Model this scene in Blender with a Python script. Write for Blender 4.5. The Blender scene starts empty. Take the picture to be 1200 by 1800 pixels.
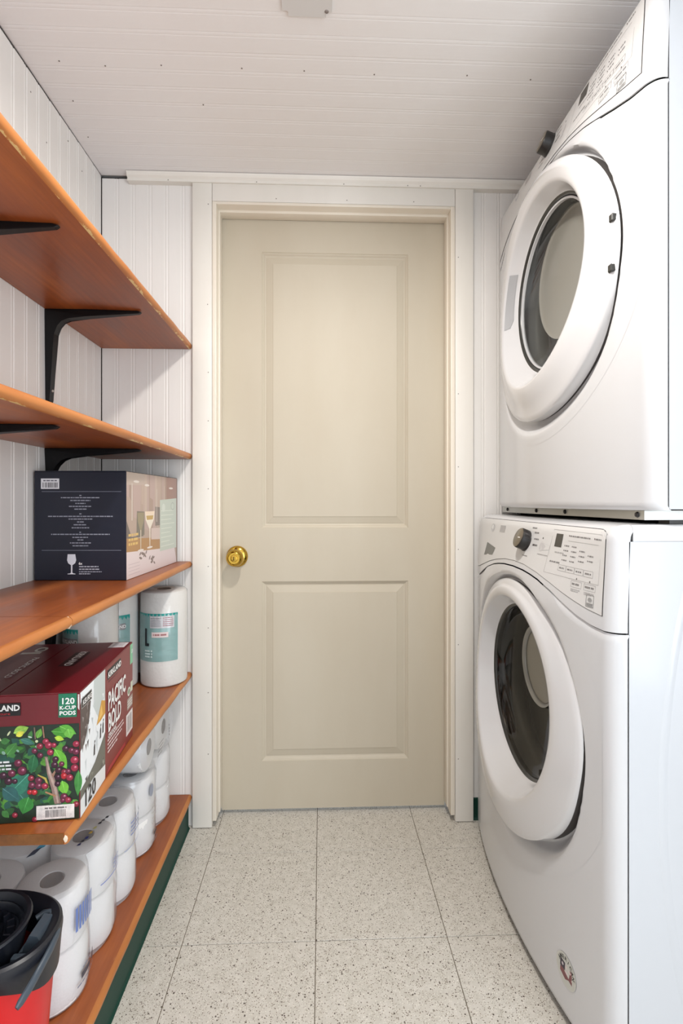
import bpy, bmesh, math, random
from mathutils import Vector, Matrix
random.seed(7)
D = bpy.data
SC = bpy.context.scene
COL = SC.collection
PI = math.pi

# ------------------------------------------------------------------ camera
cam_d = D.cameras.new('camera')
cam = D.objects.new('camera', cam_d)
COL.objects.link(cam)
cam.location = (0, 0, 1.01)
cam.rotation_euler = (PI / 2, 0, -math.atan(35.5 / 910.0))
cam_d.sensor_fit = 'AUTO'
cam_d.sensor_width = 36.0
cam_d.lens = 910.0 / 1800.0 * 36.0
cam_d.shift_y = -18.0 / 1800.0
cam_d.clip_start = 0.02
SC.camera = cam

# ------------------------------------------------------------------ world, lights, exposure
w = D.worlds.new('daylight')
SC.world = w
w.use_nodes = True
w.node_tree.nodes['Background'].inputs[0].default_value = (0.80, 0.90, 1.0, 1)
w.node_tree.nodes['Background'].inputs[1].default_value = 1.2
SC.view_settings.view_transform = 'Standard'
SC.view_settings.look = 'None'
SC.view_settings.exposure = 0.16
SC.view_settings.gamma = 1.0
SC.view_settings.use_curve_mapping = False


def area(name, loc, rot, sx, sy, power, col):
    l = D.lights.new(name, 'AREA')
    l.shape = 'RECTANGLE'
    l.size, l.size_y = sx, sy
    l.energy = power
    l.color = col
    o = D.objects.new(name, l)
    o.location = loc
    o.rotation_euler = rot
    COL.objects.link(o)
    return o


# daylight entering by the wide window in the wall behind the camera
area('window_daylight', (0.42, -1.86, 0.98), (PI / 2, 0, 0), 1.5, 1.55, 9, (0.88, 0.94, 1.0))
# and by the window in the right wall, level with the camera's back
area('side_window_daylight', (1.285, -0.85, 1.02), (PI / 2, 0, PI / 2), 1.3, 1.45, 30, (0.86, 0.93, 1.0))
# the ceiling lamp's bulb (its fixture is built further down)
bulb = D.lights.new('lamp_bulb', 'AREA')
bulb.shape = 'DISK'
bulb.size = 0.11
bulb.energy = 11.5
bulb.color = (1.0, 0.962, 0.908)
bo = D.objects.new('lamp_bulb', bulb)
bo.location = (0.09, 0.74, 1.938)
COL.objects.link(bo)

# ------------------------------------------------------------------ materials


def lin(c):
    c = c / 255.0
    return c / 12.92 if c <= 0.04045 else ((c + 0.055) / 1.055) ** 2.4


def rgb(r, g, b):
    return (lin(r), lin(g), lin(b), 1)


def mat(name, col, rough=0.5, metal=0.0, coat=0.0, spec=0.5):
    m = D.materials.new(name)
    m.use_nodes = True
    b = m.node_tree.nodes['Principled BSDF']
    b.inputs['Base Color'].default_value = col
    b.inputs['Roughness'].default_value = rough
    b.inputs['Metallic'].default_value = metal
    b.inputs['Coat Weight'].default_value = coat
    b.inputs['Coat Roughness'].default_value = 0.1
    b.inputs['Specular IOR Level'].default_value = spec
    return m


def N(m, t, **kw):
    n = m.node_tree.nodes.new(t)
    for k, v in kw.items():
        setattr(n, k, v)
    return n


def L(m, a, b):
    m.node_tree.links.new(a, b)


def bsdf(m):
    return m.node_tree.nodes['Principled BSDF']


def coords(m, scale=(1, 1, 1)):
    tc = N(m, 'ShaderNodeTexCoord')
    mp = N(m, 'ShaderNodeMapping')
    mp.inputs['Scale'].default_value = scale
    L(m, tc.outputs['Object'], mp.inputs['Vector'])
    return mp.outputs['Vector']


def noise(m, vec, scale, detail=4, rough=0.55):
    n = N(m, 'ShaderNodeTexNoise')
    n.inputs['Scale'].default_value = scale
    n.inputs['Detail'].default_value = detail
    n.inputs['Roughness'].default_value = rough
    L(m, vec, n.inputs['Vector'])
    return n.outputs['Fac']


def ramp(m, fac, stops):
    r = N(m, 'ShaderNodeValToRGB')
    el = r.color_ramp.elements
    while len(el) < len(stops):
        el.new(0.5)
    for e, (p, c) in zip(el, stops):
        e.position = p
        e.color = c
    L(m, fac, r.inputs['Fac'])
    return r.outputs['Color']


def mixc(m, fac, a, b):
    x = N(m, 'ShaderNodeMix', data_type='RGBA')
    if isinstance(fac, float):
        x.inputs[0].default_value = fac
    else:
        L(m, fac, x.inputs[0])
    for i, v in ((6, a), (7, b)):
        if isinstance(v, tuple):
            x.inputs[i].default_value = v
        else:
            L(m, v, x.inputs[i])
    return x.outputs[2]


def bump(m, h, strength, dist):
    b = N(m, 'ShaderNodeBump')
    b.inputs['Strength'].default_value = strength
    b.inputs['Distance'].default_value = dist
    L(m, h, b.inputs['Height'])
    L(m, b.outputs['Normal'], bsdf(m).inputs['Normal'])


def painted(name, col, dark, rough=0.42, grain=(1, 1, 1)):
    m = mat(name, col, rough)
    v = coords(m, grain)
    n = noise(m, v, 6, 5)
    L(m, ramp(m, n, [(0.35, dark), (0.7, col)]), bsdf(m).inputs['Base Color'])
    bump(m, noise(m, v, 90, 3), 0.08, 0.002)
    return m


M = {}
M['wall'] = painted('painted beadboard', rgb(234, 230, 226), rgb(228, 224, 219), 0.42, (1, 1, 0.15))
M['ceiling'] = painted('painted ceiling boards', rgb(239, 237, 236), rgb(235, 232, 231), 0.5, (0.15, 1, 1))
M['trim'] = painted('painted trim', rgb(234, 229, 221), rgb(228, 223, 214), 0.38, (1, 1, 0.2))
M['frame'] = painted('cream frame paint', rgb(236, 227, 212), rgb(231, 221, 205), 0.38, (1, 1, 0.2))
M['door'] = painted('beige door paint', rgb(197, 187, 168), rgb(193, 182, 162), 0.5, (1, 1, 0.3))
M['gap'] = mat('dark wall cavity', rgb(40, 28, 22), 0.9)
M['wall_plain'] = mat('plain wall paint', rgb(236, 233, 229), 0.6)
M['green'] = mat('dark green vinyl', rgb(14, 58, 47), 0.5, 0, 0, 0.3)
M['black'] = mat('black enamel', rgb(8, 8, 10), 0.45, 0, 0, 0.3)
M['plastic_black'] = mat('charcoal plastic', rgb(25, 28, 36), 0.36)
M['plastic_grey'] = mat('slate grey plastic', rgb(66, 76, 86), 0.38)
M['red'] = mat('red plastic', rgb(206, 28, 32), 0.33)
M['brass'] = mat('polished brass', rgb(196, 160, 70), 0.16, 1.0)
M['brass_dark'] = mat('keyhole', rgb(70, 52, 24), 0.4, 0.6)
M['steel'] = mat('galvanised steel', rgb(188, 188, 184), 0.38, 0.8)
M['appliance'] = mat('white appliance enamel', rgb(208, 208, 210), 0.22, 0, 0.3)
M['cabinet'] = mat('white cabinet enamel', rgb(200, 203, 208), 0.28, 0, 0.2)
M['door_white'] = mat('white door plastic', rgb(214, 213, 214), 0.2, 0, 0.4)
M['fascia'] = mat('control fascia', rgb(213, 212, 211), 0.3)
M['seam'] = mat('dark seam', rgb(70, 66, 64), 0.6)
M['glass_trim'] = mat('dark door trim', rgb(52, 52, 50), 0.25)
M['drum'] = mat('drum steel', rgb(120, 116, 110), 0.33, 0.85)
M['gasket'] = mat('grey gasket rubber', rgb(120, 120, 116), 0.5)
M['knob_face'] = mat('knob nickel', rgb(150, 142, 130), 0.3, 0.9)
M['knob_side'] = mat('knob black', rgb(34, 31, 30), 0.35)
M['screen'] = mat('display window', rgb(74, 72, 68), 0.15)
M['core'] = mat('brown card tube', rgb(112, 94, 80), 0.8)
M['nail'] = mat('nail head', rgb(128, 118, 112), 0.5)
M['plate'] = mat('painted metal plate', rgb(212, 210, 208), 0.35)
M['bowl_back_washer'] = mat('olive bowl back', rgb(134, 130, 118), 0.22)
M['bowl_back_dryer'] = mat('grey bowl back', rgb(142, 140, 132), 0.2)
M['box_navy'] = mat('navy card', rgb(23, 27, 43), 0.38)
M['box_card'] = mat('photo card', rgb(176, 152, 138), 0.3)
M['box_maroon'] = mat('maroon card', rgb(106, 22, 32), 0.32)
M['white_print'] = mat('white lettering', rgb(236, 234, 232), 0.5)
M['grey_print'] = mat('grey lettering', rgb(136, 134, 134), 0.5)
M['black_print'] = mat('black lettering', rgb(26, 24, 26), 0.5)
M['red_print'] = mat('red lettering', rgb(168, 32, 40), 0.5)

# print: colours come from the mesh (flat printed graphics)
m = mat('printed ink', (1, 1, 1, 1), 0.38)
a = N(m, 'ShaderNodeVertexColor', layer_name='ink')
L(m, a.outputs['Color'], bsdf(m).inputs['Base Color'])
M['print'] = m
# the same ink as a photograph's print, with its uneven tone
m = mat('printed photograph', (1, 1, 1, 1), 0.34)
a = N(m, 'ShaderNodeVertexColor', layer_name='ink')
tone = ramp(m, noise(m, coords(m), 75, 6, 0.7), [(0.34, (0.42, 0.44, 0.46, 1)), (0.52, (0.95, 0.95, 0.95, 1)), (0.68, (1.35, 1.32, 1.28, 1))])
x = N(m, 'ShaderNodeMix', data_type='RGBA', blend_type='MULTIPLY')
x.inputs[0].default_value = 0.5
L(m, a.outputs['Color'], x.inputs[6])
L(m, tone, x.inputs[7])
L(m, x.outputs[2], bsdf(m).inputs['Base Color'])
M['photo'] = m

# lamp glass
m = mat('opal lamp glass', rgb(250, 244, 232), 0.3)
bsdf(m).inputs['Emission Color'].default_value = (1, 0.94, 0.86, 1)
bsdf(m).inputs['Emission Strength'].default_value = 3.0
M['opal'] = m


def wood(name, a_, b_, c_, rough=0.35):
    m = mat(name, a_, rough)
    v = coords(m, (1.0, 0.28, 1.0))
    n1 = noise(m, v, 7, 6, 0.6)
    n2 = noise(m, coords(m, (1.6, 0.05, 1.6)), 70, 4, 0.6)
    c1 = ramp(m, n1, [(0.30, a_), (0.5, b_), (0.70, c_)])
    c2 = ramp(m, n2, [(0.35, (0.62, 0.58, 0.55, 1)), (0.62, (1, 1, 1, 1))])
    x = N(m, 'ShaderNodeMix', data_type='RGBA', blend_type='MULTIPLY')
    x.inputs[0].default_value = 0.45
    L(m, c1, x.inputs[6])
    L(m, c2, x.inputs[7])
    # pale scuffs
    s = ramp(m, noise(m, coords(m, (2.5, 1.0, 2.5)), 13, 7, 0.75), [(0.66, (0, 0, 0, 1)), (0.74, (1, 1, 1, 1))])
    f = N(m, 'ShaderNodeMath', operation='MULTIPLY')
    f.inputs[1].default_value = 0.28
    L(m, s, f.inputs[0])
    L(m, mixc(m, f.outputs[0], x.outputs[2], rgb(206, 150, 104)), bsdf(m).inputs['Base Color'])
    bump(m, n2, 0.1, 0.002)
    r = ramp(m, n1, [(0.3, (0.28, 0.28, 0.28, 1)), (0.7, (0.45, 0.45, 0.45, 1))])
    L(m, r, bsdf(m).inputs['Roughness'])
    return m


M['wood'] = wood('stained plywood', rgb(122, 60, 28), rgb(154, 81, 37), rgb(180, 104, 50))
M['wood_end'] = wood('raw plywood end', rgb(92, 52, 24), rgb(120, 74, 34), rgb(146, 96, 44), 0.6)

# worn rounded edge
m = mat('worn stained edge', rgb(190, 120, 62), 0.42)
v = coords(m, (1, 0.22, 1))
base = ramp(m, noise(m, v, 14, 5), [(0.3, rgb(160, 92, 44)), (0.55, rgb(186, 118, 62)), (0.75, rgb(200, 142, 84))])
tc = N(m, 'ShaderNodeTexCoord')
sep = N(m, 'ShaderNodeSeparateXYZ')
L(m, tc.outputs['Object'], sep.inputs[0])
ab = N(m, 'ShaderNodeMath', operation='MULTIPLY')
ab.inputs[1].default_value = -44.0
L(m, sep.outputs['Z'], ab.inputs[0])           # 0 at the board's top, ~1 at its underside
nn = noise(m, coords(m, (1, 0.45, 1)), 34, 6, 0.7)
ad = N(m, 'ShaderNodeMath', operation='ADD')
L(m, nn, ad.inputs[0])
L(m, ab.outputs[0], ad.inputs[1])
chip = ramp(m, ad.outputs[0], [(0.0, (0, 0, 0, 1)), (0.5, (0, 0, 0, 1)), (0.97, (0, 0, 0, 1)), (1.0, (1, 1, 1, 1))])
ad2 = N(m, 'ShaderNodeMath', operation='MULTIPLY')
ad2.inputs[1].default_value = 0.735
L(m, ad.outputs[0], ad2.inputs[0])
chip = ramp(m, ad2.outputs[0], [(0.975, (0, 0, 0, 1)), (1.0, (1, 1, 1, 1))])
L(m, mixc(m, chip, base, rgb(220, 188, 128)), bsdf(m).inputs['Base Color'])
M['wood_edge'] = m
M['chip'] = mat('bare chipped corner', rgb(222, 204, 182), 0.7)

# speckled vinyl tile
m = mat('speckled vinyl tile', rgb(205, 197, 178), 0.38)
tc = N(m, 'ShaderNodeTexCoord')
oi = N(m, 'ShaderNodeObjectInfo')
off = N(m, 'ShaderNodeVectorMath', operation='ADD')
sc = N(m, 'ShaderNodeVectorMath', operation='SCALE')
sc.inputs[3].default_value = 37.0
cmb = N(m, 'ShaderNodeCombineXYZ')
L(m, oi.outputs['Random'], cmb.inputs[0])
L(m, oi.outputs['Random'], cmb.inputs[1])
L(m, cmb.outputs[0], sc.inputs[0])
L(m, tc.outputs['Object'], off.inputs[0])
L(m, sc.outputs[0], off.inputs[1])
v = off.outputs[0]
basec = ramp(m, noise(m, v, 45, 4), [(0.35, rgb(199, 194, 184)), (0.65, rgb(211, 206, 197))])
for scale, thr, col in ((430, 0.20, rgb(136, 124, 108)), (330, 0.10, rgb(104, 92, 80)), (500, 0.16, rgb(236, 232, 222)), (230, 0.035, rgb(86, 76, 68))):
    vo = N(m, 'ShaderNodeTexVoronoi')
    vo.inputs['Scale'].default_value = scale
    L(m, v, vo.inputs['Vector'])
    # distort cell size so that only some cells carry a chip
    wn = N(m, 'ShaderNodeSeparateColor')
    L(m, vo.outputs['Color'], wn.inputs[0])
    lt = N(m, 'ShaderNodeMath', operation='LESS_THAN')
    lt.inputs[1].default_value = 0.42
    L(m, vo.outputs['Distance'], lt.inputs[0])
    pk = N(m, 'ShaderNodeMath', operation='LESS_THAN')
    pk.inputs[1].default_value = thr
    L(m, wn.outputs[0], pk.inputs[0])
    mu = N(m, 'ShaderNodeMath', operation='MULTIPLY')
    L(m, lt.outputs[0], mu.inputs[0])
    L(m, pk.outputs[0], mu.inputs[1])
    basec = mixc(m, mu.outputs[0], basec, col)
L(m, basec, bsdf(m).inputs['Base Color'])
bump(m, noise(m, v, 60, 3), 0.05, 0.001)
M['tile'] = m
M['joint'] = mat('tile joint dirt', rgb(112, 100, 84), 0.8)

# embossed tissue
m = mat('embossed tissue', rgb(240, 239, 238), 0.85)
vo = N(m, 'ShaderNodeTexVoronoi')
vo.inputs['Scale'].default_value = 230
L(m, coords(m), vo.inputs['Vector'])
bump(m, vo.outputs['Distance'], 0.22, 0.002)
M['tissue'] = m
m = mat('cream paper towel', rgb(236, 231, 222), 0.85)
vo = N(m, 'ShaderNodeTexVoronoi')
vo.inputs['Scale'].default_value = 120
L(m, coords(m), vo.inputs['Vector'])
bump(m, vo.outputs['Distance'], 0.25, 0.003)
M['towel'] = m


def film(name, tint, gloss, rough, haze):
    m = D.materials.new(name)
    m.use_nodes = True
    nt = m.node_tree
    nt.nodes.remove(nt.nodes['Principled BSDF'])
    out = nt.nodes['Material Output']
    tr = N(m, 'ShaderNodeBsdfTransparent')
    tr.inputs[0].default_value = tint
    gl = N(m, 'ShaderNodeBsdfGlossy')
    gl.inputs['Roughness'].default_value = rough
    df = N(m, 'ShaderNodeBsdfDiffuse')
    df.inputs[0].default_value = rgb(238, 240, 244)
    lw = N(m, 'ShaderNodeLayerWeight')
    lw.inputs[0].default_value = 0.5
    pw = N(m, 'ShaderNodeMath', operation='POWER')
    pw.inputs[1].default_value = 5.0
    L(m, lw.outputs['Facing'], pw.inputs[0])
    fr = N(m, 'ShaderNodeMath', operation='MULTIPLY_ADD')
    fr.inputs[1].default_value = 0.7
    fr.inputs[2].default_value = gloss
    L(m, pw.outputs[0], fr.inputs[0])
    a_ = N(m, 'ShaderNodeMixShader')
    a_.inputs[0].default_value = haze
    L(m, tr.outputs[0], a_.inputs[1])
    L(m, df.outputs[0], a_.inputs[2])
    b_ = N(m, 'ShaderNodeMixShader')
    L(m, fr.outputs[0], b_.inputs[0])
    L(m, a_.outputs[0], b_.inputs[1])
    L(m, gl.outputs[0], b_.inputs[2])
    L(m, b_.outputs[0], out.inputs[0])
    return m


M['film'] = film('clear shrink film', (0.98, 0.98, 0.985, 1), 0.05, 0.13, 0.27)
M['glass_washer'] = film('smoked washer glass', (0.40, 0.38, 0.35, 1), 0.05, 0.03, 0.0)
M['glass_dryer'] = film('dryer glass', (0.62, 0.63, 0.62, 1), 0.06, 0.03, 0.02)

# ------------------------------------------------------------------ object helpers


def link(name, me, material=None, parent=None):
    o = D.objects.new(name, me)
    COL.objects.link(o)
    if material is not None:
        me.materials.append(material)
    if parent is not None:
        o.parent = parent
    return o


def obj(name, bm, material, parent=None, smooth=None):
    me = D.meshes.new(name)
    bmesh.ops.recalc_face_normals(bm, faces=bm.faces[:])
    bm.to_mesh(me)
    bm.free()
    if smooth is not None:
        for p in me.polygons:
            p.use_smooth = True
        try:
            me.set_sharp_from_angle(angle=math.radians(smooth))
        except Exception:
            pass
    return link(name, me, material, parent)


def thing(name, label, cat, loc=(0, 0, 0), rotz=0.0, group=None):
    o = D.objects.new(name, None)
    COL.objects.link(o)
    o.location = loc
    o.rotation_euler = (0, 0, rotz)
    o.empty_display_size = 0.05
    o['label'] = label
    o['category'] = cat
    if group:
        o['group'] = group
    return o


def struct(o, label=None):
    o['kind'] = 'structure'
    if label:
        o['label'] = label
    return o


def box(bm, x0, x1, y0, y1, z0, z1, bev=0.0, seg=2):
    r = bmesh.ops.create_cube(bm, size=1.0)
    vs = r['verts']
    for v in vs:
        v.co = Vector((x0 + (v.co.x + .5) * (x1 - x0), y0 + (v.co.y + .5) * (y1 - y0), z0 + (v.co.z + .5) * (z1 - z0)))
    if bev > 0:
        es = list({e for v in vs for e in v.link_edges})
        bmesh.ops.bevel(bm, geom=es, offset=bev, segments=seg, affect='EDGES', profile=0.5)
    return bm


def boxo(name, x0, x1, y0, y1, z0, z1, material, parent=None, bev=0.0, seg=2):
    return obj(name, box(bmesh.new(), x0, x1, y0, y1, z0, z1, bev, seg), material, parent, 35 if bev else None)


def extrude_profile(pts, a0, a1, axis, steps=1):
    """closed 2D profile swept along an axis. axis 'y': pts=(x,z); 'z': pts=(x,y); 'x': pts=(y,z)"""
    bm = bmesh.new()

    def P(p, t):
        return {'y': (p[0], t, p[1]), 'z': (p[0], p[1], t), 'x': (t, p[0], p[1])}[axis]
    rows = []
    for i in range(steps + 1):
        t = a0 + (a1 - a0) * i / steps
        rows.append([bm.verts.new(P(p, t)) for p in pts])
    n = len(pts)
    for r0, r1 in zip(rows, rows[1:]):
        for i in range(n):
            j = (i + 1) % n
            bm.faces.new((r0[i], r0[j], r1[j], r1[i]))
    bm.faces.new(rows[0])
    bm.faces.new(rows[-1][::-1])
    return bm


def lathe(prof, n=48, axis='z', c=(0, 0, 0), closed=False, fn=None):
    """prof: list of (r, h)"""
    bm = bmesh.new()
    rows = []
    for r, h in prof:
        if r < 1e-6:
            rows.append([bm.verts.new(_ax(axis, 0, 0, h, c, fn, r))])
        else:
            rows.append([bm.verts.new(_ax(axis, r * math.cos(2 * PI * i / n), r * math.sin(2 * PI * i / n), h, c, fn, r)) for i in range(n)])
    pairs = list(zip(rows, rows[1:]))
    if closed:
        pairs.append((rows[-1], rows[0]))
    for a_, b_ in pairs:
        for i in range(n):
            j = (i + 1) % n
            if len(a_) == 1 and len(b_) == 1:
                continue
            if len(a_) == 1:
                bm.faces.new((a_[0], b_[i], b_[j]))
            elif len(b_) == 1:
                bm.faces.new((a_[i], a_[j], b_[0]))
            else:
                bm.faces.new((a_[i], a_[j], b_[j], b_[i]))
    return bm


def _ax(axis, p, q, h, c, fn, r):
    v = {'z': Vector((p, q, h)), 'x': Vector((h, p, q)), 'y': Vector((p, h, q))}[axis]
    if fn:
        v = fn(v, r)
    return v + Vector(c)


def tube(path, rad, n=8, cap=True, closed=False):
    bm = bmesh.new()
    rows = []
    pts = [Vector(p) for p in path]
    up = Vector((0, 0, 1))
    for i, p in enumerate(pts):
        if closed:
            t = pts[(i + 1) % len(pts)] - pts[i - 1]
        else:
            t = pts[min(i + 1, len(pts) - 1)] - pts[max(i - 1, 0)]
        t.normalize()
        u = t.cross(up)
        if u.length < 1e-3:
            u = t.cross(Vector((1, 0, 0)))
        u.normalize()
        v = u.cross(t)
        ru, rv = (rad[i] if isinstance(rad[0], (tuple, list)) else rad) if isinstance(rad, (tuple, list)) else (rad, rad)
        rows.append([bm.verts.new(p + u * math.cos(2 * PI * k / n) * ru + v * math.sin(2 * PI * k / n) * rv) for k in range(n)])
    pr = list(zip(rows, rows[1:]))
    if closed:
        pr.append((rows[-1], rows[0]))
    for a_, b_ in pr:
        for k in range(n):
            j = (k + 1) % n
            bm.faces.new((a_[k], a_[j], b_[j], b_[k]))
    if cap and not closed:
        bm.faces.new(rows[0][::-1])
        bm.faces.new(rows[-1])
    return bm


def loft(loops, cap0=True, cap1=True):
    bm = bmesh.new()
    rows = [[bm.verts.new(p) for p in lp] for lp in loops]
    n = len(loops[0])
    for a_, b_ in zip(rows, rows[1:]):
        for i in range(n):
            j = (i + 1) % n
            bm.faces.new((a_[i], a_[j], b_[j], b_[i]))
    if cap0:
        bm.faces.new(rows[0][::-1])
    if cap1:
        bm.faces.new(rows[-1])
    return bm


class Print:
    """flat printed graphics on a plane (or, with wrap, on a curved face): coloured polygons stacked a hair apart"""

    def __init__(self, o, ux, uy, n, wrap=None, step=0.0000025):
        self.o, self.ux, self.uy, self.n = Vector(o), Vector(ux), Vector(uy), Vector(n)
        self.wrap = wrap
        self.step = step
        self.V, self.F, self.C = [], [], []
        self.k = 0

    def at(self, u, v, lift):
        if self.wrap:
            return self.wrap(u, v, lift)
        return self.o + self.ux * u + self.uy * v + self.n * lift

    def poly(self, pts, col, same=False):
        if not same:
            self.k += 1
        lift = 0.00025 + self.k * self.step
        b = len(self.V)
        self.V += [tuple(self.at(u, v, lift)) for u, v in pts]
        self.F.append(list(range(b, b + len(pts))))
        self.C.append(rgb(*col))

    def rect(self, u0, v0, u1, v1, col, same=False):
        n = max(1, int(abs(u1 - u0) / 0.006)) if self.wrap else 1
        for i in range(n):
            a_, b_ = u0 + (u1 - u0) * i / n, u0 + (u1 - u0) * (i + 1) / n
            self.poly([(a_, v0), (b_, v0), (b_, v1), (a_, v1)], col, same or i > 0)

    def frame(self, u0, v0, u1, v1, t, col):
        self.rect(u0, v0, u1, v0 + t, col)
        self.rect(u0, v1 - t, u1, v1, col, True)
        self.rect(u0, v0, u0 + t, v1, col, True)
        self.rect(u1 - t, v0, u1, v1, col, True)

    def ell(self, u, v, a_, b_, col, rot=0.0, n=14, same=False):
        self.poly([(u + a_ * math.cos(t) * math.cos(rot) - b_ * math.sin(t) * math.sin(rot),
                    v + a_ * math.cos(t) * math.sin(rot) + b_ * math.sin(t) * math.cos(rot)) for t in [2 * PI * i / n for i in range(n)]], col, same)

    def leaf(self, u, v, l, wd, rot, col, vein=None):
        pts = []
        for i in range(9):
            s = i / 8
            pts.append((s * l, wd * math.sin(PI * s ** 0.85)))
        for i in range(7, 0, -1):
            s = i / 8
            pts.append((s * l, -wd * math.sin(PI * s ** 0.85)))
        R = lambda p: (u + p[0] * math.cos(rot) - p[1] * math.sin(rot), v + p[0] * math.sin(rot) + p[1] * math.cos(rot))
        self.poly([R(p) for p in pts], col)
        if vein:
            t = wd * 0.06
            self.poly([R(p) for p in ((0, -t), (l * .95, 0), (0, t))], vein)

    def bars(self, u0, v0, u1, v1, col, n, rnd):
        x = u0
        st = (u1 - u0) / n
        self.k += 1
        for i in range(n):
            wd = st * rnd.uniform(0.25, 0.75)
            self.rect(x, v0, x + wd, v1, col, True)
            x += st

    def words(self, uc, v, half, h, col, rnd, left=False):
        """a line of print too small to read: word-sized dashes"""
        self.k += 1
        x = uc if left else uc - half
        end = uc + 2 * half if left else uc + half
        while x < end - h * 0.5:
            wd = min(rnd.uniform(1.2, 4.2) * h, end - x)
            self.rect(x, v, x + wd, v + h, col, True)
            x += wd + h * 0.55

    def build(self, name, parent, label=None, ink='print'):
        me = D.meshes.new(name)
        me.from_pydata(self.V, [], self.F)
        ca = me.attributes.new('ink', 'FLOAT_COLOR', 'CORNER')
        i = 0
        for f, c in zip(self.F, self.C):
            for _ in f:
                ca.data[i].color = c
                i += 1
        o = link(name, me, M[ink], parent)
        o['kind'] = 'stuff'
        if label:
            o['label'] = label
        return o


def text(name, s, o, ux, uy, n, h, material, parent, align='CENTER', sx=1.0, bold=0.0, wrap=None, label=None):
    """one line of lettering; h = capital height; o = centre (or left end) of the base line"""
    cu = D.curves.new('lettering', 'FONT')
    cu.body = s
    cu.align_x = align
    cu.size = 1.0
    cu.offset = bold
    cu.resolution_u = 2
    to = D.objects.new('lettering', cu)
    COL.objects.link(to)
    dg = bpy.context.evaluated_depsgraph_get()
    me = D.meshes.new_from_object(to.evaluated_get(dg))
    D.objects.remove(to)
    D.curves.remove(cu)
    k = h / 0.69
    o, ux, uy, n = Vector(o), Vector(ux), Vector(uy), Vector(n)
    for v in me.vertices:
        u_, v_ = v.co.x * k * sx, v.co.y * k
        v.co = wrap(u_, v_) if wrap else o + ux * u_ + uy * v_ + n * 0.0016
    me.name = name
    me.materials.clear()
    ob = link(name, me, material, parent)
    if label:
        ob['label'] = label
    return ob


# ------------------------------------------------------------------ room shell
XL, XR, YB, YF, ZC = -0.68, 1.30, 1.632, -1.90, 2.02
PW = 0.0508

# floor: sub-floor plus every tile
floor = struct(boxo('floor', XL - 0.02, XR + 0.02, YF - 0.02, 1.80, -0.05, -0.0022, M['joint']))
ts = 0.3048
tile_me = None
for i in range(-3, 5):
    for j in range(-12, 2):
        x0, y0 = -0.013 + ts * i, 1.497 + ts * j
        xa, xb, ya, yb = max(x0, XL), min(x0 + ts, XR), max(y0, YF), min(y0 + ts, 1.74)
        if xb - xa < 0.02 or yb - ya < 0.02:
            continue
        g = 0.0008
        full = abs(xb - xa - ts) < 1e-6 and abs(yb - ya - ts) < 1e-6
        if full and tile_me:
            o = link('floor_tile', tile_me, None, floor)
        else:
            hx, hy = (xb - xa) / 2 - g, (yb - ya) / 2 - g
            bm = bmesh.new()
            box(bm, -hx, hx, -hy, hy, -0.003, 0, 0.0006, 1)
            o = obj('floor_tile', bm, M['tile'], floor)
            if full:
                tile_me = o.data
        o.location = ((xa + xb) / 2, (ya + yb) / 2, random.uniform(-0.0004, 0))


def bead_profile(wd=PW):
    """face towards +second axis; (along, out)"""
    d = 0.0013
    b = wd - 0.011
    pts = [(0.0, -0.008), (0.0, -d), (0.0012, -0.0002), (0.002, 0.0), (b - 0.001, 0.0), (b - 0.0002, -0.0004), (b + 0.001, -d)]
    for k in range(1, 6):
        t = PI * k / 6
        pts.append((b + 0.001 + 0.0078 * (1 - math.cos(t)) / 2, -d + (d - 0.0002) * math.sin(t)))
    pts += [(wd - 0.0016, -d), (wd, -d), (wd, -0.008)]
    return pts


BP = bead_profile()

# left wall
wall_left = struct(boxo('wall_left', XL - 0.06, XL - 0.0085, YF, YB + 0.06, 0, ZC + 0.05, M['gap']))
pl = None
n = int((YB - YF) / PW)
for i in range(n + 1):
    y1 = YB - 0.0006 - i * PW
    y0 = y1 - PW
    if y0 < YF:
        break
    gap = 0.0008 + max(0.0, min(1.0, (1.6 - y1) / 0.75)) * 0.0068
    if pl is None:
        # profile (out->x, along->y)
        bm = extrude_profile([(XL + p[1], p[0]) for p in BP], 0, 1.0, 'z')
        o = obj('plank', bm, M['wall'], wall_left)
        pl = o.data
    else:
        o = link('plank', pl, None, wall_left)
    o.location = (0, y0, 0)
    o.scale = (1, 1, ZC - gap - random.uniform(0, 0.0012))

# far wall (around the door)
wall_back = thing('wall_back', 'white painted beadboard wall around the beige door', 'wall')
del wall_back['category']
struct(wall_back)
boxo('wall_core', XL - 0.06, -0.345, YB + 0.0085, YB + 0.10, 0, ZC, M['gap'], wall_back)
boxo('wall_core', 0.43, XR + 0.06, YB + 0.0085, YB + 0.10, 0, ZC, M['gap'], wall_back)
boxo('wall_core', -0.345, 0.43, YB + 0.0085, YB + 0.10, 1.955, ZC, M['gap'], wall_back)
pl = None
for xs in [XL + 0.0006 + PW * i for i in range(6)] + [0.47 + PW * i for i in range(16)]:
    if pl is None:
        bm = extrude_profile([(p[0], YB - p[1]) for p in BP], 0.0, 2.0125, 'z')
        o = obj('plank', bm, M['wall'], wall_back)
        pl = o.data
    else:
        o = link('plank', pl, None, wall_back)
    o.location = (xs, 0, 0)

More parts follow.
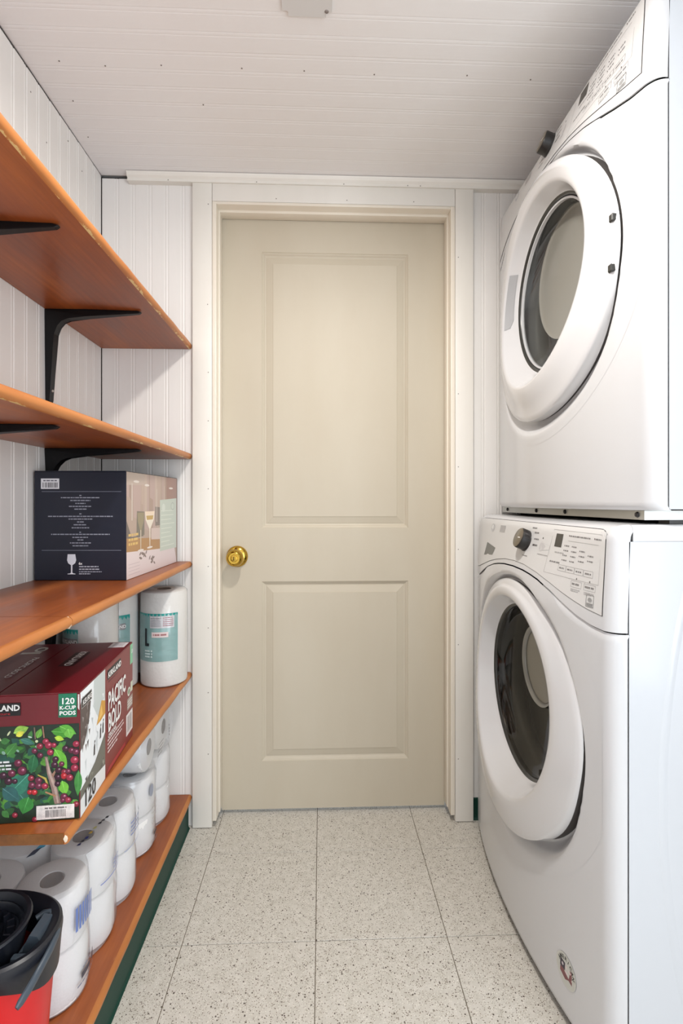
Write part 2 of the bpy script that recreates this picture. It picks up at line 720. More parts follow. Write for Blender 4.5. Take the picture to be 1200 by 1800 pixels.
# ceiling
ceiling = struct(boxo('ceiling', XL - 0.0083, XR + 0.06, YF, YB + 0.10, ZC + 0.0085, ZC + 0.06, M['ceiling']))
pl = None
for i in range(int((YB - YF) / PW) + 1):
    y0 = YB - 0.001 - (i + 1) * PW
    if y0 < YF:
        break
    if pl is None:
        bm = extrude_profile([(PW - p[0], ZC - p[1] * 0.28) for p in BP], XL + 0.0002, XR, 'x')
        o = obj('plank', bm, M['ceiling'], ceiling)
        pl = o.data
    else:
        o = link('plank', pl, None, ceiling)
    o.location = (0, y0, random.uniform(0, 0.0006))


def nails(parent, pts, n, r=0.0019):
    bm = bmesh.new()
    n = Vector(n)
    q = Vector((0, 0, 1)).rotation_difference(n).to_matrix()
    for p in pts:
        vs = []
        for k in range(8):
            t = 2 * PI * k / 8
            vs.append(bm.verts.new(Vector(p) + q @ Vector((r * math.cos(t), r * math.sin(t), 0.0006))))
        bm.faces.new(vs)
        vb = [bm.verts.new(v.co - n * 0.0012) for v in vs]
        for k in range(8):
            bm.faces.new((vs[k], vb[k], vb[(k + 1) % 8], vs[(k + 1) % 8]))
    o = obj('nail_heads', bm, M['nail'], parent)
    o['kind'] = 'stuff'
    return o


nails(ceiling, [(x, 1.215 + random.uniform(-.006, .006), ZC) for x in (-0.6, -0.5, -0.37, -0.185, -0.04, 0.125, 0.345, 0.50)] +
      [(-0.625, 1.33, ZC), (-0.645, 1.46, ZC), (-0.3, 1.33, ZC)], (0, 0, -1), 0.0018)
nails(wall_left, [(XL, 1.42, 1.98), (XL, 1.24, 1.97), (XL, 1.31, 1.90), (XL, 1.5, 1.95), (XL, 1.07, 1.985)], (1, 0, 0), 0.0018)

# right wall and the wall behind the camera (wide window in it)
wr_ = thing('wall_right', 'plain right wall with a window behind the camera', 'wall')
del wr_['category']
struct(wr_)
for n_, r in (('wall_solid', (-0.18, YB + .10, 0, ZC)), ('wall_below', (-1.52, -0.18, 0, 0.27)), ('wall_above', (-1.52, -0.18, 1.77, ZC)), ('wall_side', (YF - .08, -1.52, 0, ZC))):
    boxo(n_, XR, XR + .06, r[0], r[1], r[2], r[3], M['wall_plain'], wr_)
wf = thing('wall_front', 'plain wall behind the camera with a wide window', 'wall')
del wf['category']
struct(wf)
for n_, r in (('wall_below', (XL - .06, XR + .06, 0, 0.19)), ('wall_above', (XL - .06, XR + .06, 1.78, ZC)),
              ('wall_side', (XL - .06, -0.36, 0.19, 1.78)), ('wall_side', (1.20, XR + .06, 0.19, 1.78))):
    boxo(n_, r[0], r[1], YF - 0.08, YF, r[2], r[3], M['wall_plain'], wf)

# trim
t1 = struct(boxo('trim_1', -0.3975, -0.338, 1.615, YB + 0.002, 0.002, 1.996, M['trim'], None, 0.0016), 'white flat casing board left of the door')
t3 = struct(boxo('trim_3', 0.4216, 0.4793, 1.615, YB + 0.002, 0.002, 1.996, M['trim'], None, 0.0016), 'white flat casing board right of the door')
t2 = struct(boxo('trim_2', -0.3372, 0.4208, 1.616, YB + 0.002, 1.941, 1.997, M['trim'], None, 0.0016), 'white head casing board above the door')
bm = extrude_profile([(1.600, ZC - 0.001), (1.602, ZC - 0.006), (1.605, ZC - 0.011), (1.6105, ZC - 0.0165), (1.6105, ZC - 0.025), (YB, ZC - 0.025), (YB, ZC - 0.001)], -0.594, XR, 'x')
t4 = struct(obj('trim_4', bm, M['trim']), 'thin white cove strip between far wall and ceiling')
nails(t1, [(-0.349, 1.615, z) for z in (0.23, 0.42, 0.62, 0.81, 1.05, 1.26, 1.41, 1.93)] + [(-0.351, 1.615, 1.62)], (0, -1, 0), 0.0016)
nails(t3, [(0.431, 1.615, z) for z in (0.2, 0.56, 0.86, 1.12, 1.35, 1.78)], (0, -1, 0), 0.0016)
nails(t2, [(x, 1.616, 1.952) for x in (-0.14, 0.08, 0.29)], (0, -1, 0), 0.0016)
nails(t4, [(x, 1.6105, 1.999) for x in (-0.47, -0.2, 0.07, 0.27, 0.31)], (0, -1, 0), 0.0016)

# door frame (jambs, head, stops)
tf = thing('trim_5', 'cream door frame with jambs, head and stops', 'trim')
del tf['category']
struct(tf)
boxo('side_jamb', -0.3372, -0.3245, 1.6165, 1.80, 0.022, 1.9405, M['frame'], tf, 0.0012)
boxo('side_jamb', 0.4075, 0.4208, 1.6165, 1.80, 0.022, 1.9405, M['frame'], tf, 0.0012)
boxo('head_jamb', -0.3247, 0.4077, 1.6165, 1.80, 1.932, 1.9405, M['frame'], tf, 0.0012)
boxo('door_stop', -0.3247, -0.3195, 1.648, 1.688, 0.03, 1.925, M['frame'], tf, 0.0012)
boxo('door_stop', 0.4025, 0.4077, 1.648, 1.688, 0.03, 1.925, M['frame'], tf, 0.0012)
boxo('door_stop', -0.3247, 0.4077, 1.648, 1.688, 1.924, 1.9325, M['frame'], tf, 0.0012)

# door slab with two moulded panels
bm = bmesh.new()
X0, X1, Z0, Z1, YD = -0.322, 0.405, 0.012, 1.930, 1.690
panels = [(-0.193, 0.2846, 0.925, 1.821), (-0.193, 0.2846, 0.1675, 0.7509)]
xs = [X0, -0.193, 0.2846, X1]
zs = [Z0, 0.1675, 0.7509, 0.925, 1.821, Z1]
gv = {(i, k): bm.verts.new((x, YD, z)) for i, x in enumerate(xs) for k, z in enumerate(zs)}
for i in range(3):
    for k in range(5):
        if i == 1 and k in (1, 3):
            continue
        bm.faces.new((gv[i, k], gv[i + 1, k], gv[i + 1, k + 1], gv[i, k + 1]))
prof = [(0, 0), (0.0015, 0.0022), (0.005, 0.0040), (0.009, 0.0075), (0.012, 0.0088), (0.0145, 0.0088), (0.0155, 0.0080), (0.036, 0.0034), (0.0368, 0.0020)]
for (a0, a1, b0, b1) in panels:
    prev = None
    for (s, d) in prof:
        lp = [bm.verts.new((a0 + s, YD + d, b0 + s)), bm.verts.new((a1 - s, YD + d, b0 + s)), bm.verts.new((a1 - s, YD + d, b1 - s)), bm.verts.new((a0 + s, YD + d, b1 - s))]
        if prev:
            for q in range(4):
                bm.faces.new((prev[q], prev[(q + 1) % 4], lp[(q + 1) % 4], lp[q]))
        prev = lp
    bm.faces.new(prev)
bmesh.ops.remove_doubles(bm, verts=bm.verts[:], dist=1e-6)
bk = [bm.verts.new(p) for p in ((X0, YD + .035, Z0), (X1, YD + .035, Z0), (X1, YD + .035, Z1), (X0, YD + .035, Z1))]
bm.faces.new(bk)
rim = [[gv[i, 0] for i in range(4)], [gv[3, k] for k in range(6)], [gv[i, 5] for i in range(3, -1, -1)], [gv[0, k] for k in range(5, -1, -1)]]
for e, (p, q) in zip(rim, ((0, 1), (1, 2), (2, 3), (3, 0))):
    bm.faces.new([v for v in e if v.is_valid] + [bk[q], bk[p]])
door = struct(obj('door_1', bm, M['door']), 'closed beige two-panel door with a brass knob')
kc = (-0.272, YD, 0.833)
rose = obj('knob_rose', lathe([(0, -0.0005), (0.0345, -0.0005), (0.0345, -0.004), (0.031, -0.009), (0.022, -0.013), (0.016, -0.014), (0.0, -0.014)], 40, 'y', kc), M['brass'], door, 40)
rose['label'] = 'polished brass rose of the knob'
kb = obj('door_knob', lathe([(0.0125, -0.012), (0.0125, -0.026), (0.018, -0.031), (0.0255, -0.040), (0.0275, -0.050), (0.0255, -0.059), (0.021, -0.064), (0.0185, -0.0655), (0.0175, -0.0635), (0.0115, -0.0635), (0.0105, -0.067), (0.0, -0.068)], 40, 'y', kc), M['brass'], door, 40)
kb['label'] = 'round polished brass knob'
boxo('keyhole', kc[0] - 0.0012, kc[0] + 0.0012, YD - 0.0688, YD - 0.0675, kc[2] - 0.006, kc[2] + 0.006, M['brass_dark'], kb)

# green vinyl base on the far wall, right
bm = extrude_profile([(YB, 0.0), (YB - 0.009, 0.0), (YB - 0.004, 0.006), (YB - 0.003, 0.012), (YB - 0.003, 0.066), (YB - 0.001, 0.068), (YB, 0.068)], 0.4795, XR, 'x')
struct(obj('baseboard_right', bm, M['green']), 'dark green vinyl base right of the door')

# ------------------------------------------------------------------ shelves
XE = -0.402


def shelf_board(name, y0, y1, zt, th, parent, near_end=False):
    """board with a half-round front edge; parts: board, front_edge"""
    b = obj('board', box(bmesh.new(), XL + 0.001, XE - 0.009, y0, y1, -th, 0), M['wood'], parent)
    pts = [(XE - 0.009, 0.0)]
    for k in range(1, 12):
        t = PI / 2 - PI * k / 12
        pts.append((XE - 0.009 + 0.009 * math.cos(t), -th / 2 + th / 2 * math.sin(t)))
    pts.append((XE - 0.009, -th))
    bm = extrude_profile(pts, y0, y1, 'y', 20)
    for v in bm.verts:
        if v.co.x > XE - 0.008:
            v.co.x += 0.0006 * math.sin(v.co.y * 41) + random.uniform(-0.0004, 0.0004)
    e = obj('front_edge', bm, M['wood_edge'], parent, 40)
    e['label'] = 'worn lighter rounded front edge'
    return b


def bracket_bm(yc, short=False):
    """steel shelf bracket: tapering arm under the board, gusset curve, tapering leg down the wall"""
    pts = [(0, 0, 1), (0.10, 0, .95), (0.222, 0, .5), (0.2325, -0.003, .35), (0.226, -0.007, .5), (0.10, -0.0175, .95), (0.055, -0.0225, 1), (0.040, -0.029, 1), (0.030, -0.041, 1),
           (0.0225, -0.060, 1), (0.0205, -0.10, 1), (0.0125, -0.225, .8), (0.006, -0.242, .6), (0, -0.244, .6)]
    if short:
        pts = [(min(p[0], .028) if p[1] < -.03 else p[0], max(p[1], -.052 - i * .0004), p[2]) for i, p in enumerate(pts)]
    bm = bmesh.new()
    A = [bm.verts.new((XL + 0.0005 + p[0], yc - 0.0115 * p[2], p[1])) for p in pts]
    B = [bm.verts.new((XL + 0.0005 + p[0], yc + 0.0115 * p[2], p[1])) for p in pts]
    n = len(pts)
    for i in range(n):
        j = (i + 1) % n
        bm.faces.new((A[i], A[j], B[j], B[i]))
    bm.faces.new(A[::-1])
    bm.faces.new(B)
    bmesh.ops.bevel(bm, geom=bm.edges[:], offset=0.0012, segments=1, affect='EDGES')
    return bm


TH = 0.019


def short_leg(zt, yb):
    # where a box stands hard against the wall the bracket has only a short leg
    return (abs(zt - 1.161) < .001 and yb > 1.2) or (abs(zt - .8245) < .001 and yb < 1.0)


SH = [('stained wooden wall shelf under the ceiling, highest and empty', 0.30, YB - 0.002, 1.504),
      ('stained wooden wall shelf second from the top, above the navy box', 0.30, YB - 0.002, 1.161),
      ('stained wooden shelf length carrying the navy glassware box', 0.856, YB - 0.002, 0.8245),
      ('stained wooden shelf carrying the maroon coffee box and paper towel rolls', 0.846, YB - 0.002, 0.480)]
bracket_ys = [1.31, 0.905, 0.50]
for lab, y0, y1, zt in SH:
    t = thing('wall_shelf', lab, 'shelf', (0, 0, zt), 0, 'stained shelves along the left wall')
    shelf_board('board', y0, y1, zt, TH, t)
    for yb in bracket_ys:
        if yb < y0 + 0.02:
            continue
        bo_ = obj('bracket', bracket_bm(yb, short_leg(zt, yb)), M['black'], t)
        bo_.location = (0, 0, -TH - 0.0003)
        bo_['label'] = 'black steel bracket'
        for zz in ((-0.033,) if (short_leg(zt, yb)) else (-0.033, -0.20)):
            sb = obj('screw', lathe([(0, 0.0035), (0.003, 0.003), (0.0042, 0.0), (0, 0)], 10, 'x', (XL + (0.0265 if zz > -0.1 else 0.0135), yb, zz)), M['steel'], bo_)
    if y0 > 0.5:
        c_ = obj('cut_end', box(bmesh.new(), XL + 0.004, XE - 0.010, y0 - 0.0012, y0, -TH + 0.001, -0.001), M['wood_end'], t)
        c_['label'] = 'rough dark sawn end'
        bm = bmesh.new()
        bmesh.ops.create_icosphere(bm, subdivisions=2, radius=1)
        for v in bm.verts:
            k = 1 + 0.2 * math.sin(v.co.x * 9 + v.co.y * 7) * math.cos(v.co.z * 8)
            v.co = Vector((XE - 0.0065 + v.co.x * 0.0052 * k, y0 + 0.0045 + v.co.y * 0.0062 * k, -TH / 2 + v.co.z * 0.0085 * k))
        c_ = obj('chipped_corner', bm, M['chip'], t, 60)
        c_['label'] = 'pale chipped corner'
# nearer length of the third shelf, butting against the far one
t = thing('wall_shelf', 'nearer stained shelf length with a rounded end, butted to the one under the navy box', 'shelf', (0, 0, 0.8245), 0, 'stained shelves along the left wall')
shelf_board('board', 0.30, 0.854, 0.8245, TH, t)
bm = bmesh.new()
bmesh.ops.create_icosphere(bm, subdivisions=2, radius=1)
for v in bm.verts:
    k = 1 + 0.2 * math.sin(v.co.x * 9 + v.co.y * 7) * math.cos(v.co.z * 8)
    v.co = Vector((XE - 0.0062 + v.co.x * 0.0062 * k, 0.8525 + v.co.y * 0.003 * k, -TH / 2 + v.co.z * 0.0098 * k))
c_ = obj('chipped_corner', bm, M['chip'], t, 60)
c_['label'] = 'pale chipped corner'
bo_ = obj('bracket', bracket_bm(0.50), M['black'], t)
bo_.location = (0, 0, -TH - 0.0003)
# low platform
t = thing('low_shelf', 'low stained plank on a green plinth along the floor', 'shelf', (0, 0, 0.098), 0)
shelf_board('board', 0.30, YB - 0.002, 0.098, TH, t)
boxo('plinth', XL + 0.002, -0.4125, 0.32, YB - 0.012, -0.0965, -TH - 0.0005, M['gap'], t)
bm = extrude_profile([(-0.4122, -0.0975), (-0.4055, -0.0975), (-0.4095, -0.092), (-0.4100, -0.086), (-0.4100, -TH - 0.003), (-0.4122, -TH - 0.001)], 0.31, YB - 0.014, 'y')
g_ = obj('vinyl_base', bm, M['green'], t)
g_['label'] = 'dark green vinyl base strip'

# ------------------------------------------------------------------ glassware box
W_, D_, H_ = 0.216, 0.380, 0.2565
t = thing('glassware_box', 'navy and photo-printed wine glass box on the middle shelf', 'box', (-0.458, 1.236, 0.8248), math.radians(-2.1))
o = boxo('carton', -W_, 0, 0, D_, 0.0004, H_, M['box_navy'], t, 0.0012, 1)
boxo('lid_flap', -W_ + 0.001, -0.001, -0.0004, D_ / 2 - 0.001, H_, H_ + 0.0014, M['box_navy'], t)
boxo('lid_flap', -W_ + 0.001, -0.001, D_ / 2 + 0.001, D_, H_, H_ + 0.0014, M['box_navy'], t)
rnd = random.Random(3)
P = Print((-W_, 0, 0), (1, 0, 0), (0, 0, 1), (0, -1, 0))
fx = lambda X: (X - 62) / 683 * W_
fz = lambda Y: (865 - Y) / 800 * H_
P.rect(fx(112), fz(193), fx(248), fz(117), (226, 226, 230))
P.words(fx(180), fz(137), 0.016, 0.003, (110, 110, 120), rnd)
P.bars(fx(124), fz(184), fx(238), fz(146), (30, 30, 40), 16, rnd)
for y in (212, 643):
    P.rect(fx(118), fz(y + 2), fx(708), fz(y - 1), (132, 136, 150))
for y, hw in ((241, 8), (257, 145), (278, 75), (299, 38), (321, 85), (341, 45), (376, 8), (394, 240), (414, 88), (435, 25), (456, 50), (478, 65), (511, 8), (526, 218), (548, 60), (567, 22), (589, 78), (610, 58)):
    P.words(fx(405), fz(y + 4), hw / 683 * W_, 0.0024, (150, 153, 166), rnd)
gl = [(311, 672), (367, 672), (374, 716), (366, 738), (346, 752), (345, 806), (352, 812), (368, 815), (368, 819), (310, 819), (310, 815), (330, 812), (335, 806), (335, 752), (314, 738), (306, 716)]
P.poly([(fx(a_), fz(b_)) for a_, b_ in gl], (222, 224, 232))
P.words(fx(395), fz(767), 72 / 683 * W_, 0.0026, (176, 178, 190), rnd, True)
P.words(fx(395), fz(786), 78 / 683 * W_, 0.0026, (176, 178, 190), rnd, True)
P.words(fx(395), fz(804), 84 / 683 * W_, 0.0022, (150, 152, 166), rnd, True)
P.words(fx(395), fz(819), 42 / 683 * W_, 0.0022, (176, 178, 190), rnd, True)
P.build('printed_front', t, 'white print and glass emblem on navy card')
text('lettering', '6x', (-W_ + fx(394), 0, fz(748)), (1, 0, 0), (0, 0, 1), (0, -1, 0), 0.0058, M['white_print'], t, 'LEFT', 1, 0.02)
# photo side
P = Print((0, 0, 0), (0, 1, 0), (0, 0, 1), (1, 0, 0))
P.rect(0.0005, 0.0006, D_ - 0.0005, H_ - 0.0004, (178, 156, 142))
for i in range(26):
    u = rnd.uniform(0.0, 0.33)
    wd = rnd.uniform(0.012, 0.045)
    c = rnd.choice([(186, 164, 150), (170, 146, 132), (192, 172, 158), (164, 142, 130), (184, 160, 152)])
    v0 = rnd.uniform(0.10, 0.2)
    P.poly([(u, v0), (u + wd, v0 - .01), (u + wd, H_ - .001), (u, H_ - .001)], c)
P.poly([(0.001, 0.225), (0.12, 0.228), (0.11, H_ - .001), (0.001, H_ - .001)], (188, 170, 158))
P.poly([(0.28, 0.08), (0.379, 0.06), (0.379, H_ - .001), (0.28, H_ - .001)], (160, 128, 116))
P.poly([(0.03, 0.10), (0.06, 0.10), (0.063, 0.158), (0.11, 0.158), (0.10, 0.10), (0.11, 0.098), (0.001, 0.094), (0.001, 0.14)], (112, 102, 96))
P.poly([(0.063, 0.10), (0.112, 0.10), (0.112, 0.16), (0.063, 0.162)], (120, 112, 100))
P.poly([(0.19, 0.12), (0.226, 0.12), (0.226, 0.17), (0.19, 0.172)], (128, 116, 108))
P.poly([(0.001, 0.066), (0.34, 0.045), (0.34, 0.080), (0.001, 0.098)], (174, 132, 86))
P.poly([(0.16, 0.085), (0.34, 0.075), (0.34, 0.11), (0.16, 0.115)], (208, 188, 180))
P.poly([(0.001, 0.001), (0.372, 0.001), (0.352, 0.048), (0.001, 0.066)], (222, 208, 208))
P.poly([(0.372, 0.001), (0.379, 0.001), (0.379, H_ - .001), (0.372, H_ - .001)], (118, 92, 84))
for u, v, s in ((0.060, 0.245, 1), (0.13, 0.238, .9), (0.32, 0.235, 1)):
    P.ell(u, v - 0.01, 0.018 * s, 0.003, (222, 212, 204))
for u, v, a_ in ((0.03, .2, .02), (0.20, 0.19, .014), (0.26, 0.2, .01)):
    P.poly([(u, v - .06), (u + a_ * .3, v - .06), (u + a_ * .3, v + .03), (u, v + .03)], (202, 190, 180))
# two glasses
for u, v, wd, cup in ((0.088, 0.158, 0.022, (150, 138, 110)), (0.150, 0.160, 0.034, (232, 222, 206))):
    P.poly([(u - wd, v), (u + wd, v), (u + wd * .86, v - .022), (u + .004, v - .046), (u + .0018, v - .094), (u - .0018, v - .094), (u - .004, v - .046), (u - wd * .86, v - .022)], cup)
    P.rect(u - .0016, v - .094, u + .0016, v - .044, (226, 214, 200))
    P.ell(u, v - .095, 0.02, 0.0028, (226, 216, 210))
P.poly([(0.118, 0.16), (0.182, 0.16), (0.178, 0.15), (0.122, 0.15)], (236, 214, 190))
P.poly([(0.124, 0.149), (0.176, 0.149), (0.171, 0.138), (0.129, 0.138)], (194, 160, 96))
for i in range(3):
    P.words(0.012, 0.080 + .011 * i, 0.03, 0.006, (216, 182, 112), rnd, True)
for cu, cv in ((0.098, 0.049), (0.160, 0.030)):
    for k in range(9):
        P.leaf(cu + rnd.uniform(-.022, .022), cv + rnd.uniform(-.006, .006), 0.016, 0.003, rnd.uniform(-.6, .9), (128, 112, 108))
for i in range(4):
    P.words(0.012, 0.010 + i * 0.008, 0.035, 0.0014, (196, 180, 184), rnd, True)
P.poly([(0.226, 0.047), (0.370, 0.046), (0.370, 0.196), (0.226, 0.190)], (196, 204, 192))
for i in range(9):
    P.rect(0.236, 0.058 + i * 0.0125, 0.236 + rnd.uniform(.06, .125), 0.061 + i * 0.0125, (212, 218, 206))
P.ell(0.335, 0.172, 0.016, 0.012, (176, 184, 174))
P.ell(0.335, 0.172, 0.012, 0.009, (200, 208, 196))
P.ell(0.256, 0.168, 0.013, 0.012, (212, 218, 208))
P.build('printed_photo', t, 'warm photograph of filled glasses printed on card')

# ------------------------------------------------------------------ coffee box
W_, D_, H_ = 0.262, 0.313, 0.212
t = thing('coffee_box', 'maroon coffee pod box with berry photo at the shelf end', 'box', (-0.4028, 0.8815, 0.4802), math.radians(4.66))
boxo('carton', -W_, 0, 0, D_, 0.0003, H_ - 0.0016, M['box_maroon'], t, 0.001, 1)
boxo('top_flap', -W_ / 2 + 0.0012, -0.0004, 0.0004, D_ - 0.0004, H_ - 0.0016, H_, M['box_maroon'], t)
boxo('top_flap', -W_ + 0.0004, -W_ / 2 - 0.0012, 0.0004, D_ - 0.0004, H_ - 0.0016, H_, M['box_maroon'], t)
rnd = random.Random(11)
P = Print((0, 0, 0), (1, 0, 0), (0, 0, 1), (0, -1, 0), None, 0.0000011)
P.rect(-W_ + .001, 0.001, -0.001, 0.160, (22, 44, 32))
cx_ = lambda X: (X - 945) / 6.92 * 0.0009
cz_ = lambda Y: 0.160 - (Y - 475) / 1215 * 0.158
G = [(34, 84, 40), (24, 62, 44), (58, 122, 44), (44, 100, 60), (82, 140, 48), (16, 40, 36), (60, 122, 58), (30, 82, 70), (14, 34, 26), (22, 54, 34)]
for i in range(460):
    u, v = rnd.uniform(-W_ + .022, -0.024), rnd.uniform(0.022, 0.138)
    P.leaf(u, v, rnd.uniform(.012, .021), rnd.uniform(.003, .0065), rnd.uniform(0, 6.28), rnd.choice(G))
for i in range(26):
    P.ell(rnd.uniform(-W_ + .02, -0.06), rnd.uniform(0.11, 0.152), rnd.uniform(.002, .006), rnd.uniform(.001, .003), rnd.choice([(186, 206, 196), (140, 176, 160), (206, 214, 170), (96, 140, 120)]), rnd.uniform(0, 3))
S = 0.00013
BIG = [  # tip x, y, length, half width, angle, colour
    (600, 560, 300, 70, -0.15, (64, 140, 40)), (700, 500, 230, 60, -0.5, (88, 164, 56)), (800, 540, 130, 60, -1.3, (110, 184, 70)),
    (150, 560, 190, 60, 0.35, (150, 196, 80)), (230, 640, 190, 40, -0.4, (56, 112, 100)), (70, 830, 190, 60, 0.9, (66, 130, 60)),
    (430, 640, 130, 40, 1.2, (100, 160, 60)), (640, 790, 300, 70, -1.05, (104, 178, 56)), (400, 850, 240, 62, -1.75, (30, 100, 60)),
    (310, 1460, 420, 110, 2.2, (36, 96, 84)), (330, 1090, 430, 120, -2.35, (44, 118, 96)), (20, 1250, 260, 90, -0.7, (40, 92, 92)),
    (330, 1380, 320, 95, -1.9, (46, 128, 52)), (730, 1200, 190, 62, -1.35, (112, 184, 60)), (930, 1080, 330, 48, -1.6, (62, 134, 60)),
    (860, 1450, 160, 40, -0.9, (84, 150, 60)), (640, 640, 120, 34, -0.3, (170, 206, 60)), (180, 600, 110, 36, 0.5, (226, 222, 80)), (560, 1290, 60, 30, 2.6, (156, 196, 70))]
for X, Y, l, wd, ang, c in BIG:
    l2, w2 = l * S, wd * S
    u, v = cx_(X), cz_(Y)
    if u + l2 * math.cos(ang) > -0.003:
        l2 = max(0.004, (-0.003 - u) / max(0.05, math.cos(ang)))
    v_end = v + l2 * math.sin(ang)
    if v_end < 0.003:
        l2 *= 0.7
    P.leaf(u, v, l2, w2, ang, c, tuple(min(255, q + 46) for q in c))
# branches
P.poly([(cx_(a_), cz_(b_)) for a_, b_ in ((520, 880), (555, 880), (590, 1060), (640, 1160), (720, 1490), (640, 1490), (600, 1290), (550, 1100))], (142, 116, 108))
P.poly([(cx_(a_), cz_(b_)) for a_, b_ in ((535, 900), (548, 900), (600, 1110), (660, 1270), (690, 1480), (672, 1480), (630, 1290), (570, 1110))], (180, 156, 146))
P.poly([(cx_(a_), cz_(b_)) for a_, b_ in ((600, 1120), (665, 1030), (672, 1040), (625, 1150))], (156, 118, 100))
P.poly([(cx_(a_), cz_(b_)) for a_, b_ in ((440, 1100), (540, 1150), (575, 1270), (560, 1280), (520, 1170), (436, 1112))], (190, 170, 80))
P.poly([(cx_(a_), cz_(b_)) for a_, b_ in ((530, 1320), (660, 1380), (650, 1400), (526, 1340))], (176, 128, 92))
P.poly([(cx_(a_), cz_(b_)) for a_, b_ in ((490, 490), (505, 490), (522, 640), (506, 640))], (150, 110, 90))
P.poly([(cx_(a_), cz_(b_)) for a_, b_ in ((390, 500), (404, 500), (416, 650), (402, 650))], (132, 106, 94))
BER = [(465, 745, 42, 0), (400, 800, 36, 1), (468, 860, 36, 1), (535, 690, 42, 2), (570, 740, 48, 2), (632, 740, 34, 2), (590, 830, 42, 2), (205, 945, 50, 1), (255, 1045, 58, 1), (130, 1070, 48, 1), (90, 1165, 48, 3), (30, 1090, 46, 3), (165, 1170, 34, 3),
       (775, 790, 42, 3), (845, 820, 40, 1), (905, 740, 44, 2), (900, 840, 44, 1), (650, 920, 40, 3), (640, 990, 42, 3), (725, 985, 34, 1), (885, 945, 54, 2), (885, 1045, 50, 2), (690, 1060, 44, 3), (760, 1090, 40, 0), (755, 1140, 44, 4), (825, 1165, 46, 2), (805, 1085, 36, 1),
       (680, 1150, 40, 3), (675, 1235, 36, 3), (360, 1145, 40, 0), (450, 1180, 46, 1), (370, 1235, 44, 1), (450, 1250, 46, 1), (525, 1255, 42, 2), (345, 1320, 34, 4), (400, 1325, 38, 4), (755, 1405, 46, 1), (805, 1450, 40, 2), (740, 1450, 32, 1), (915, 1510, 40, 0), (168, 1600, 36, 0), (405, 1670, 36, 0)]
BC = [(132, 32, 52), (104, 28, 58), (150, 34, 62), (58, 18, 42), (176, 28, 40)]
for X, Y, r, c in BER:
    u, v, r_ = min(cx_(X), -0.0055), cz_(Y), r * S * 1.05
    P.ell(u, v, r_, r_, tuple(int(q * .45) for q in BC[c]))
    P.ell(u - r_ * .06, v + r_ * .08, r_ * .84, r_ * .84, BC[c])
    P.ell(u + r_ * .12, v + r_ * .2, r_ * .34, r_ * .3, tuple(min(255, q + 52) for q in BC[c]))
    P.ell(u + r_ * .16, v + r_ * .28, r_ * .12, r_ * .1, (236, 208, 216))
# berries of the part of the picture outside the frame
for i in range(24):
    u, v, r_ = rnd.uniform(-W_ + .012, -0.135), rnd.uniform(0.015, 0.14), rnd.uniform(.004, .0062)
    c = BC[rnd.randrange(5)]
    P.ell(u, v, r_, r_, tuple(int(q * .5) for q in c))
    P.ell(u, v + r_ * .1, r_ * .8, r_ * .8, c)
    P.ell(u + r_ * .1, v + r_ * .3, r_ * .14, r_ * .12, (226, 200, 210))
for i in range(3):
    P.words(-0.135, 0.1005 - i * 0.0058, 0.014, 0.003, (222, 224, 226), rnd, True)
# green flag, brand plate, bar code label
P.rect(-0.0335, 0.1712, -0.0045, 0.2105, (18, 116, 84))
P.rect(-0.158, 0.1775, -0.0925, 0.1985, (22, 18, 22))
P.poly([(-0.003, 0.186), (-0.0005, 0.182), (-0.0005, 0.2085), (-0.003, 0.2085)], (226, 216, 214))
P.rect(-0.068, 0.0035, -0.0085, 0.0265, (228, 222, 218))
P.words(-0.038, 0.0205, 0.017, 0.0026, (120, 112, 112), rnd)
P.bars(-0.054, 0.0065, -0.022, 0.0185, (50, 46, 52), 24, rnd)
P.build('printed_front', t, 'photograph of dark red coffee berries and green leaves printed on card', 'photo')
FR = ((1, 0, 0), (0, 0, 1), (0, -1, 0))
text('lettering', 'KIRKLAND', (-0.125, 0, 0.1862), *FR, 0.0092, M['white_print'], t, 'CENTER', 0.98, 0.03)
text('lettering', 'Signature', (-0.125, 0, 0.1796), *FR, 0.0042, M['red_print'], t, 'CENTER', 1.5, 0.01)
text('lettering', '120', (-0.019, 0, 0.1935), *FR, 0.0098, M['white_print'], t, 'CENTER', 1.05, 0.025)
text('lettering', 'K-CUP', (-0.019, 0, 0.1845), *FR, 0.0058, M['white_print'], t, 'CENTER', 1.05, 0.03)
text('lettering', 'PODS', (-0.019, 0, 0.1752), *FR, 0.0064, M['white_print'], t, 'CENTER', 1.1, 0.03)
# side: mountain photo and maroon panel
P = Print((0, 0, 0), (0, 1, 0), (0, 0, 1), (1, 0, 0))
P.rect(0.0008, 0.0008, D_ - .0008, H_ - .0022, (124, 48, 50))
P.rect(0.0012, 0.0008, 0.1255, H_ - .0022, (236, 240, 243))
P.poly([(0.065, 0.2095), (0.1255, 0.2095), (0.1255, 0.135), (0.09, 0.13), (0.06, 0.165)], (196, 204, 203))
for i in range(30):
    u, v = rnd.uniform(0.012, 0.11), rnd.uniform(0.05, 0.2)
    P.poly([(u, v), (u + rnd.uniform(.006, .016), v + rnd.uniform(-.014, .012)), (u + rnd.uniform(.002, .012), v + rnd.uniform(-.03, -.006))], rnd.choice([(226, 230, 234), (202, 208, 212), (190, 196, 200), (234, 236, 238)]))
P.poly([(0.0012, 0.190), (0.012, 0.20), (0.050, 0.178), (0.042, 0.150), (0.030, 0.130), (0.018, 0.116), (0.0012, 0.112)], (84, 72, 70))
for i in range(14):
    u, v = rnd.uniform(0.004, 0.042), rnd.uniform(0.112, 0.18)
    P.poly([(u, v), (u + .008, v + rnd.uniform(-.006, .006)), (u + .004, v - .012)], rnd.choice([(116, 104, 102), (64, 56, 58), (140, 132, 132)]))
